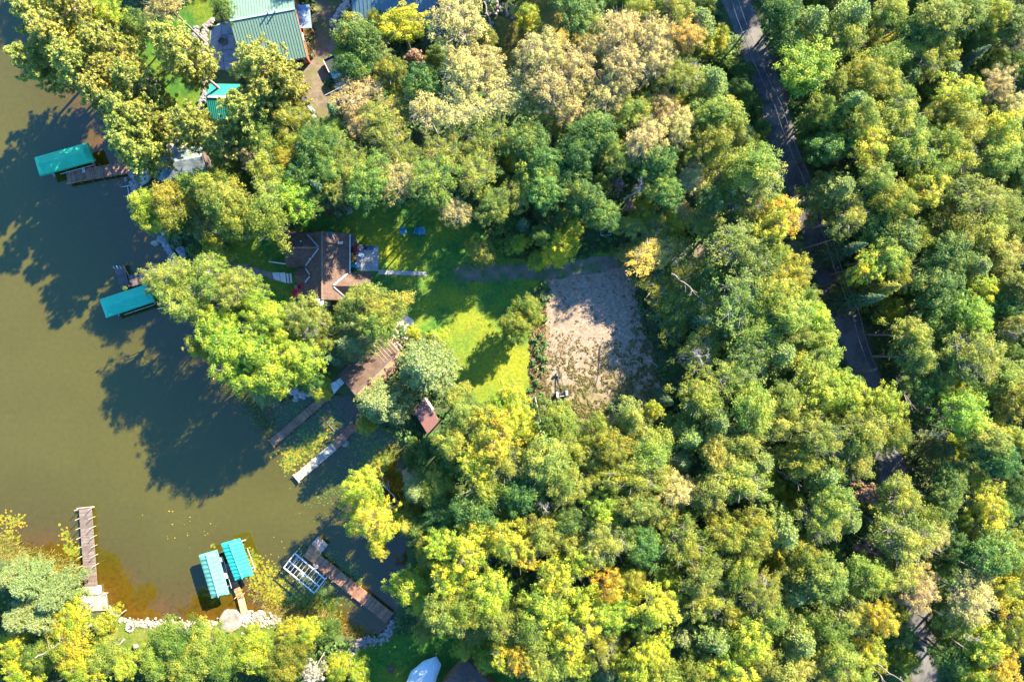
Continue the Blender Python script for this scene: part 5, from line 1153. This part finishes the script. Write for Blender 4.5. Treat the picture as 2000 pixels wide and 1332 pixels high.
rockline('seawall', 'grey stacked stone seawall at the water edge', [(314,464),(325,478),(333,492),(343,508)], 150, 2.6, .18, .42, M_STONE2, .45, 4)
rockline('upper_stone_row', 'second row of grey stones behind the seawall', [(343,457),(349,472),(355,490),(362,503)], 110, 2.6, .16, .36, M_STONE2, .6, 5)
rockline('shore_stones', 'grey rubble below the shingled hut beside the upper dock', [(256,335),(263,348),(270,358),(262,372),(278,368)], 150, 5, .18, .45, M_STONE, None, 6)
rockline('stone_wall', 'outer curved dry stone wall left of the stone patio', [(386,55),(384,75),(388,100),(392,118)], 90, 1.6, .18, .36, M_STONE2, .7, 7)
rockline('stone_wall', 'inner curved dry stone wall hugging the stone patio', [(440,33),(418,42),(402,55),(400,75),(404,100),(406,125),(404,140)], 220, 2.0, .18, .40, M_STONE, .7, 8)
rockline('stone_wall', 'loose stone row left of the teal shed', [(408,140),(402,160),(400,185),(393,205),(391,218)], 110, 1.8, .16, .36, M_STONE2, .65, 9)
rockline('rock_garden', 'tumbled pale pink rocks right of the dirt yard', [(682,-20),(680,10),(668,30),(662,48),(655,60)], 190, 4.5, .18, .48, mottled('pink_rock', (.34,.25,.21), (.52,.42,.36), 3), .65, 10)
rockline('rock_garden', 'scattered rocks under the tan tree at the top edge', [(940,70),(948,40),(955,15),(1000,30),(1030,36)], 60, 8, .2, .42, M_STONE, .6, 11)
rockline('shore_stones', 'pink rubble along the hidden shore by the boathouse', [(566,765),(585,772),(600,770),(640,757)], 60, 3, .2, .4, mottled('dim_rock', (.28,.22,.20), (.42,.35,.32), 3), .3, 12)
def boulder(label, px, py, r_, mat, sq=.6, z=.35, el=1.0, rot=0):
    p = W(px, py, z); m = MB().blob((0,0,0), r_, sq, int(px), .15); cr, sr = cos(rot), sin(rot)
    m.v = [(p.x+x*el*cr-y*sr, p.y+x*el*sr+y*cr, z+zz_) for x, y, zz_ in m.v]
    o = m.build('boulder', mat, None, True); tag(o, label, 'boulder'); return o
boulder('large smooth tan boulder on the shore below the shingled hut', 285, 346, 1.0, mottled('tan_boulder', (.38,.28,.21), (.52,.40,.31), 1.5), .5, .8, 1.5, .9)
boulder('pale boulder half in the water beside the seawall', 304.5, 475, .62, M_STONEP, .5, .1, 1.4, 0)
boulder('white angular boulder beside the inner end of the lower slip dock', 675, 866, .62, M_STONEP, .7, .15, 1.1, 1)
boulder('white rock, upper left of three under the leaves by the slip', 577.5, 760, .45, M_STONEP, .7, .3)
boulder('white rock, upper right of three under the leaves by the slip', 590, 765, .52, M_STONEP, .7, .3)
boulder('white rock, lowest of three in the water by the slip', 578.5, 780, .5, M_STONEP, .7, .05, 1.3, .5)
boulder('pale flat rock near the bay shore right of the rubble', 510, 1197, .65, M_STONEP, .4, .3, 1.3, -.3)
boulder('orange tan boulder beneath the trees right of the amber shallows', 802, 948, .7, mottled('orange_boulder', (.42,.25,.14), (.55,.36,.22), 2), .5, .6)
boulder('small pale boulder on the dirt bank by the fire ring', 264, 1262, .5, M_STONEP, .5, .7)

# ------------------------------------------------------------------ vehicles and yard things
def pickup():
    p = W(659,147,.9); f = W(674,177,.9)-W(646,118,.9); a = atan2(f.y, f.x); e = thing('pickup_truck', 'dark blue pickup truck parked beside the dirt yard', 'pickup truck', (p.x,p.y,GZ))
    M_B = plain('blue_car_paint', (.008,.035,.085), .3, .1, .5)
    def T(pts, z): return [(p.x+x*cos(a)-y*sin(a), p.y+x*sin(a)+y*cos(a), z) for x, y in pts]
    def prism(name, lo, hi, z0, z1, mat, par=e):
        return MB().hexa(T(lo, z0), T(hi, z1)).build(name, mat, par)
    R_ = lambda x0, x1, w0, w1=None: [(x0,-w0),(x1,-(w1 or w0)),(x1,(w1 or w0)),(x0,w0)]
    prism('body', R_(-2.75,2.75,.96,.9), R_(-2.72,2.7,.95,.86), .95, 1.25, M_B); prism('hood', R_(1.25,2.68,.93,.85), R_(1.3,2.5,.86,.74), 1.25, 1.62, M_B)
    prism('cab', R_(-.55,1.5,.93), R_(-.35,.85,.74), 1.25, 2.2, M_B); prism('windshield', R_(.92,1.52,.84), R_(.62,.93,.70), 1.60, 2.17, M_GLASS); prism('rear_window', R_(-.58,-.4,.78), R_(-.40,-.3,.66), 1.62, 2.12, M_GLASS)
    for s in (-1, 1):
        prism('bed_side', [(-2.7,s*.95-.05),(-.6,s*.95-.05),(-.6,s*.95+.05),(-2.7,s*.95+.05)], [(-2.7,s*.94-.05),(-.6,s*.94-.05),(-.6,s*.94+.05),(-2.7,s*.94+.05)], 1.25, 1.62, M_WALLW if s < 0 else M_B)
        prism('side_window', [(-.35,s*.86-.03),(1.0,s*.86-.03),(1.0,s*.86+.03),(-.35,s*.86+.03)], [(-.25,s*.79-.03),(.75,s*.79-.03),(.75,s*.79+.03),(-.25,s*.79+.03)], 1.66, 2.1, M_GLASS)
        for x in (-1.75, 1.75):
            c0 = Vector(T([(x, s*.80)], .88)[0]); c1 = Vector(T([(x, s*1.0)], .88)[0]); w_ = MB().tube(c0, c1, .38, .38, 14).build('wheel', M_BLACK, e); MB().tube(c1, c1+(c1-c0)*.06, .22, .22, 10).build('rim', M_ALU, w_)
        q = Vector(T([(.95, s*1.06)], 1.65)[0]); MB().box(q, (.22,.18,.16), a).build('mirror', M_B, e)
        q = Vector(T([(2.66, s*.62)], 1.3)[0]); MB().box(q, (.1,.3,.18), a).build('headlight', M_WHITE, e)
    prism('tailgate', R_(-2.74,-2.66,.9), R_(-2.74,-2.66,.9), 1.25, 1.6, M_B); prism('bed_floor', R_(-2.64,-.6,.86), R_(-2.64,-.6,.86), 1.255, 1.29, M_BLACK); prism('bumper', R_(2.68,2.88,.85), R_(2.7,2.85,.8), .85, 1.08, M_ALU)
pickup()
o = MB().tube(W(634,187,5.0), W(700,153,5.4), .05, .05, 5).build('overhead_wire', M_WALLW); tag(o, 'single pale overhead wire crossing above the blue pickup', 'wire')
p = W(587,178); k = thing('gas_tank', 'white horizontal gas tank at the left rim of the dirt yard', 'tank', p); MB().tube((p.x,p.y-.7,1.0),(p.x,p.y+.7,1.0),.32,.32,12).build('tank_body', M_WHITE, k)
for s in (-.4,.4): MB().box((p.x,p.y+s,.65),(.4,.1,.3)).build('foot', M_BLACK, k)
p = W(588,189); o = MB().tube(p, p+Vector((0,0,.8)), .33, .30, 12).build('barrel', M_ORANGE); tag(o, 'rust red barrel below the white gas tank', 'barrel')
p = W(595,197); o = MB().hexa([(p.x-.3,p.y-.45,GZ),(p.x+.3,p.y-.45,GZ),(p.x+.3,p.y+.45,GZ),(p.x-.3,p.y+.45,GZ)],[(p.x-.36,p.y-.5,1.4),(p.x+.36,p.y-.5,1.4),(p.x+.36,p.y+.5,1.4),(p.x-.36,p.y+.5,1.4)]).build('waste_bin', plain('dark_bin', (.05,.055,.06))); tag(o, 'dark grey bin beside the stacked boards', 'bin')
k = thing('board_stack', 'white and grey boards leaning in a long stack below the bin', 'boards', W(603,212))
for i, (a_, b_, mt) in enumerate((((590,204),(617,229),M_WHITE),((591,208),(613,231),M_WOODG),((601,205),(614,217),M_WHITE),((598,207),(611,219),M_WOODL))): MB().beam(W(*a_, .75+.08*i), W(*b_, .75+.08*i), .28, .07).build('board', mt, k)
# boat trailer in the clearing
k = thing('boat_trailer', 'empty boat trailer with white wheels at the foot of the gravel clearing', 'trailer', W(1097,765)); M_T = plain('dark_steel', (.05,.055,.06), .5, .3)
for a_, b_ in (((1091,724),(1090.5,770)), ((1091,724),(1105,770)), ((1093,768),(1094.5,788)), ((1105,766),(1106.5,785))): MB().beam(W(*a_, .95), W(*b_, .95), .11, .12).build('frame_rail', M_T, k)
for y in (768, 774, 785): MB().beam(W(1091,y,.95), W(1106,y-1.5,.95), .1, .1).build('cross_bar', M_ALU if y == 774 else M_T, k)
for x, y in ((1088.3,770),(1106.8,767)):
    c_ = W(x, y, .85); w_ = MB().tube(c_-Vector((.12,0,0)), c_+Vector((.12,0,0)), .34, .34, 14).build('wheel', M_BLACK, k); MB().box((c_.x,c_.y,1.22),(.3,.75,.06),.05).build('fender', M_WHITE, k)
MB().tube(W(1091,726,.5), W(1091,726,1.3), .06).build('jack', M_T, k); MB().box(W(1091,727,1.25),(.35,.3,.3)).build('winch', M_T, k)
k = thing('lumber_pile', 'pile of grey boards and a thin pole left of the trailer', 'lumber', W(1047,795))
for i, (a_, b_, wd) in enumerate((((1041,782),(1046,774),.5),((1040,803),(1048,812),.7),((1042,815),(1050,818),.3),((1045,788),(1050,800),.4))): MB().beam(W(*a_, .6+.05*i), W(*b_, .65+.05*i), wd, .06).build('board', M_WOODG, k)
MB().tube(W(1045,775,.9), W(1056,824,1.2), .08, .05).build('pole', BARK['pale'], k)
p = W(1182,456); k = thing('garden_cart', 'dark garden cart with pale rim in the shade beside the driveway', 'cart', p); a = .15
MB().hexa([(p.x-.55,p.y-.3,.75),(p.x+.55,p.y-.3,.75),(p.x+.55,p.y+.3,.75),(p.x-.55,p.y+.3,.75)],[(p.x-.75,p.y-.45,1.15),(p.x+.75,p.y-.38,1.15),(p.x+.75,p.y+.38,1.15),(p.x-.75,p.y+.45,1.15)]).build('tray', M_BLACK, k)
for a_, b_ in (((-.75,-.45),(.75,-.38)),((.75,-.38),(.75,.38)),((-.75,.45),(.75,.38)),((-.75,-.45),(-.75,.45))): MB().beam((p.x+a_[0],p.y+a_[1],1.17),(p.x+b_[0],p.y+b_[1],1.17),.09,.06).build('rim', M_WHITE, k)
for s in (-.35,.35): MB().tube((p.x+.3,p.y+s-.04,.68),(p.x+.3,p.y+s+.04,.68),.2,.2,10).build('wheel', M_BLACK, k)
k = thing('deck_chair', 'white folding chair at the top edge by the driftwood log', 'chair', W(952,5)); p = W(952,5)
MB().box((p.x,p.y,.95),(.9,.5,.05),.3).build('seat', M_WHITE, k); MB().box((p.x-.3,p.y+.35,1.25),(.8,.08,.6),.3).build('backrest', M_WHITE, k)
for a_, b_ in ((-.35,-.2),(.35,-.2),(.35,.2),(-.35,.2)): MB().tube((p.x+a_,p.y+b_,GZ),(p.x+a_,p.y+b_,.93),.03).build('leg', M_WHITE, k)

# utility poles and wires along the road
poles = [(1417,-70),(1456,62),(1519,205),(1574,345),(1620,470),(1671,610),(1706,722)]; PT = [W(x, y, 8.6) for x, y in poles]
for i, q in enumerate(PT):
    if i in (1, 4, 6):
        k = thing('utility_pole', ['wooden utility pole at the left of the road top', 'wooden utility pole at the road bend by the orange tree', 'wooden utility pole above the hidden stretch of road'][(1,4,6).index(i)], 'utility pole', (q.x,q.y,GZ), 'utility poles')
        MB().tube((q.x,q.y,GZ-.2),(q.x,q.y,9.0),.15,.10,8).build('pole', BARK['grey'], k); MB().box((q.x,q.y,8.55),(1.3,.1,.12),.35).build('crossarm', BARK['grey'], k)
for s, l in ((-.5, 'left strand of the twin overhead wires along the road'), (.5, 'right strand of the twin overhead wires along the road')):
    m = MB()
    for i in range(len(PT)-1):
        a_, b_ = PT[i]+Vector((s,0,.08)), PT[i+1]+Vector((s,0,.08)); pv = a_
        for j in range(1, 7):
            t_ = j/6; c_ = a_.lerp(b_, t_)-Vector((0,0,.5*sin(pi*t_))); m.tube(pv, c_, .022, .022, 4); pv = c_
    o = m.build('power_line', plain('wire_metal', (.14,.14,.15), .5)); tag(o, l, 'wire')

# ------------------------------------------------------------------ fallen and leaning wood
def snag(label, a, b, za, zb, r0, r1, forks=3, mat='bone', name='fallen_trunk'):
    A, B = W(*a, za), W(*b, zb); T = Tree(int(a[0]*3+a[1])); pts = T.limb(A, B, r0, r1, .06, 7, 0, 6); L = (B-A).length
    for i in range(forks):
        p0 = pts[3+i % 3]; dd = np.array((B-A).normalized())*.7+T.r.normal(0, .45, 3); T.limb(p0, p0+dd*L*.32, r0*.45, r1*.5, .12, 4); p1 = p0+dd*L*.2; T.limb(p1, p1+(dd+T.r.normal(0,.4,3))*L*.18, r0*.25, r1*.3, .1, 3)
    o = link(name, T.meshes(name, None, BARK[mat])[1]); tag(o, label, 'dead wood' if name != 'driftwood' else 'driftwood'); return o
snag('pale forked branch lying in the amber shallows', (783,985), (738,935), .4, .9, .14, .04, 4, 'bone', 'driftwood')
snag('bleached curved branch left of the forked one in the shallows', (745,968), (712,952), .3, .7, .09, .03, 3, 'bone', 'driftwood')
snag('long driftwood log at the top edge beside the white chair', (965,68), (944,2), .8, 1.1, .22, .12, 2, 'grey', 'driftwood')
for a, b, l in (((1712,1296),(1768,1334),'upper of two pale trunks leaning over the bottom end of the road'), ((1704,1300),(1738,1340),'lower of two pale trunks leaning over the bottom end of the road'),
    ((1526,819),(1580,835),'curved grey dead trunk over the wood left of the hidden road'), ((1512,912),(1566,950),'dead trunk among the aspens below the curved grey one'), ((1580,1062),(1606,1102),'forked dead trunk in the lower right wood'),
    ((1751,736),(1770,784),'thin straight dead trunk right of the road'), ((1312,535),(1362,572),'long pale dead trunk across the crowns right of the clearing'), ((1935,605),(2010,588),'grey dead trunk reaching in from the right edge'),
    ((1000,152),(1028,190),'thin bare trunk between the tan birches'), ((1218,388),(1262,362),'bare curved white branch beside the rust trees'), ((1578,240),(1650,202),'pale bare trunk in the upper wood right of the road'), ((1724,75),(1763,55),'grey bare trunk in the top right wood'),
    ((1213,1170),(1234,1192),'short bare branch in the golden bottom wood'), ((88+1500,1280),(1546,1315),'thin grey stem in the bottom right wood'), ((580,1020+3),(0+586,1024),'x')):
    if l != 'x': snag(l, a, b, 9.0, 12.2, .13, .04, 3, 'grey')
snag('red brown dead branches at the bottom left shore trees', (228,1325), (250,1295), 1.2, 3.0, .12, .04, 4, 'pink', 'dead_branch')
snag('white bare stem across the bottom left trees', (68,1285), (115,1256), 8.0, 9.0, .09, .04, 2, 'bone', 'dead_branch')

# ------------------------------------------------------------------ water plants
def pads(regions):
    r = np.random.default_rng(5); V = []; Fc = []; Ti = []; n_ = 0
    for (x0, y0, x1, y1, wd, cnt, tint, sz) in regions:
        u = r.random(cnt); px = x0+(x1-x0)*u+r.normal(0, wd, cnt); py = y0+(y1-y0)*u+r.normal(0, wd, cnt)
        for x, y in zip(px, py):
            p = W(x, y, 0)
            if shore_dist(np.array([p.x]), np.array([p.y]))[0] > -.15: continue
            rr_ = r.uniform(.6, 1.25)*sz; a0 = r.random()*6; z = .015+r.random()*.03; tl = r.normal(0, .03, 2)
            V.append((p.x, p.y, z))
            for i in range(8): a = a0+.35+i*(5.6/7); V.append((p.x+cos(a)*rr_, p.y+sin(a)*rr_*.9, z+tl[0]*cos(a)+.012))
            for i in range(7): Fc.append((n_, n_+1+i, n_+2+i))
            Ti += [np.clip(tint+r.normal(0, .16), 0, 1)]*7; n_ += 9
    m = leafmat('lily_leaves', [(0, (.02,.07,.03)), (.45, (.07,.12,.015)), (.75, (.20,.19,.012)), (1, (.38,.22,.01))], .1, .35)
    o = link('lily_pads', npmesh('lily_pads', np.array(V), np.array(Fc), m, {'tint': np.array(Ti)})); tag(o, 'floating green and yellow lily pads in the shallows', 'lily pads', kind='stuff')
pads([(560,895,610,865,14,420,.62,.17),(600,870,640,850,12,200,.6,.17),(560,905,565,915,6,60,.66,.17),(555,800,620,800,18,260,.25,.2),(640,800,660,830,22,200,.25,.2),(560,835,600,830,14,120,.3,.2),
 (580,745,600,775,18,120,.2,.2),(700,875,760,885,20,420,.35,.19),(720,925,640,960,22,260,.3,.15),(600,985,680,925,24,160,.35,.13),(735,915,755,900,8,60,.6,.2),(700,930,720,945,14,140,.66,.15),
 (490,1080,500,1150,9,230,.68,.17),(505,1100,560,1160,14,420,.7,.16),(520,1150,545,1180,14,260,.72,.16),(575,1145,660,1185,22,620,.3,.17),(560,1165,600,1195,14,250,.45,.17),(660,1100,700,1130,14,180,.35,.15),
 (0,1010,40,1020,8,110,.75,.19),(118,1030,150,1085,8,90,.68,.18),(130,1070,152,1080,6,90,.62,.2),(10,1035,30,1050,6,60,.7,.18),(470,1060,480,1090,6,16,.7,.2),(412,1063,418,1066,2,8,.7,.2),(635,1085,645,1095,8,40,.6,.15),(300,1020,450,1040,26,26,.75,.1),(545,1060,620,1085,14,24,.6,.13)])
def blades(name, label, areas, mat, L=.9, w_=.05, tint=.6):
    r = np.random.default_rng(9); P_ = []
    for (x0, y0, x1, y1, wd, cnt) in areas:
        u = r.random(cnt); px = x0+(x1-x0)*u+r.normal(0, wd, cnt); py = y0+(y1-y0)*u+r.normal(0, wd, cnt)
        for x, y in zip(px, py): P_.append(W(x, y, .02))
    P_ = np.array([tuple(p) for p in P_]); m = len(P_); a = r.uniform(0, 6.28, m); bend = r.uniform(.3, 1.1, m)
    d = np.stack([np.cos(a)*bend, np.sin(a)*bend, np.ones(m)*.7], 1); s = np.stack([-np.sin(a), np.cos(a), np.zeros(m)], 1)*w_*.5
    ll = (L*r.uniform(.5, 1.3, m))[:, None]; mid = P_+d*ll*.5+np.array([0,0,.08]); tip = P_+d*ll*np.array([1.1,1.1,.75])
    v = np.stack([P_-s, P_+s, mid+s*.8, mid-s*.8, tip+s*.2, tip-s*.2], 1).reshape(-1, 3); b = np.arange(m)[:, None]*6
    f = np.concatenate([b+np.array([0,1,2,3]), b+np.array([3,2,4,5])]); ti = np.clip(tint+r.normal(0, .2, m), 0, 1)
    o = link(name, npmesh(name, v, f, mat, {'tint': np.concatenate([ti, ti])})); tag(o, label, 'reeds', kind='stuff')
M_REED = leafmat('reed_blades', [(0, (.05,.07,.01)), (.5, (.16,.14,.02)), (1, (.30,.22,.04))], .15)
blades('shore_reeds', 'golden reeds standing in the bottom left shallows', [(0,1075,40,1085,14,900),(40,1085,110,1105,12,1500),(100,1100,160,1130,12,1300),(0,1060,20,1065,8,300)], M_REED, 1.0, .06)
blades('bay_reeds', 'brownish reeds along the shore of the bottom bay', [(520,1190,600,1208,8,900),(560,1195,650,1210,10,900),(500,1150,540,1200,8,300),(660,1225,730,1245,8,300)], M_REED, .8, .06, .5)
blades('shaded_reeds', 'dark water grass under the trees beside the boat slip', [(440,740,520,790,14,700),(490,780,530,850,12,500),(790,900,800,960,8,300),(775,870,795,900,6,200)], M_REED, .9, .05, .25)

# weeds that creep over the clearing, dry leaves below, shrubs on the house bed
wx_, wy_ = [], []
r = np.random.default_rng(3); cx = r.uniform(1060, 1295, 16000); cy = r.uniform(520, 835, 16000)
okw = inpoly(cx, cy, CLEAR_PX) & (r.random(16000) < np.clip((cy-640)/190, .0, 1)*.9+np.clip((cx-1225)/60, 0, .6)+.02) & (vnoise(cx, cy, 7, 8)+.5*vnoise(cx, cy, 26, 9) > .66)
pw = np.array([tuple(W(x, y, GZ+.03)) for x, y in zip(cx[okw], cy[okw])])
scatter_leaves('weeds', pw, .20, 6, .26, .10, leafmat('weed_leaves', [(0, (.05,.08,.02)), (.5, (.12,.12,.03)), (1, (.30,.20,.06))]), .5, 'weeds and dry grass creeping over the lower gravel clearing')
cx = r.uniform(1036, 1066, 900); cy = r.uniform(595, 812, 900); pw = np.array([tuple(W(x, y, GZ+.04)) for x, y in zip(cx, cy)])
scatter_leaves('fallen_leaves', pw, .24, 6, .3, .10, leafmat('brown_leaves', [(0, (.08,.09,.02)), (.4, (.17,.10,.05)), (1, (.28,.17,.085))]), .72, 'brown fallen leaves in a strip between lawn and clearing')
cx = np.concatenate([r.uniform(586, 612, 160), r.uniform(683, 693, 40)]); cy = np.concatenate([r.uniform(60, 112, 160), r.uniform(465, 520, 40)]); pw = np.array([tuple(W(x, y, GZ+.2)) for x, y in zip(cx, cy)])
scatter_leaves('planting_bed', pw, .30, 16, .38, .35, leafmat('bed_leaves', [(0, (.03,.06,.02)), (.5, (.10,.10,.03)), (1, (.28,.08,.05))]), .5, 'planting beds along the house walls')

r = np.random.default_rng(8); cx = r.uniform(600, 1040, 900); cy = r.uniform(390, 780, 900); okl = inpoly(cx, cy, LAWNS_PX['lawn'])
for b_ in BUILT_PX: okl &= ~inpoly(cx, cy, b_)
pw = np.array([tuple(W(x, y, GZ+.02)) for x, y in zip(cx[okl], cy[okl])])
scatter_leaves('lawn_leaves', pw, .17, 3, .5, .03, bpy.data.materials['brown_leaves'], .8, 'fallen tan leaves scattered over the lawn')
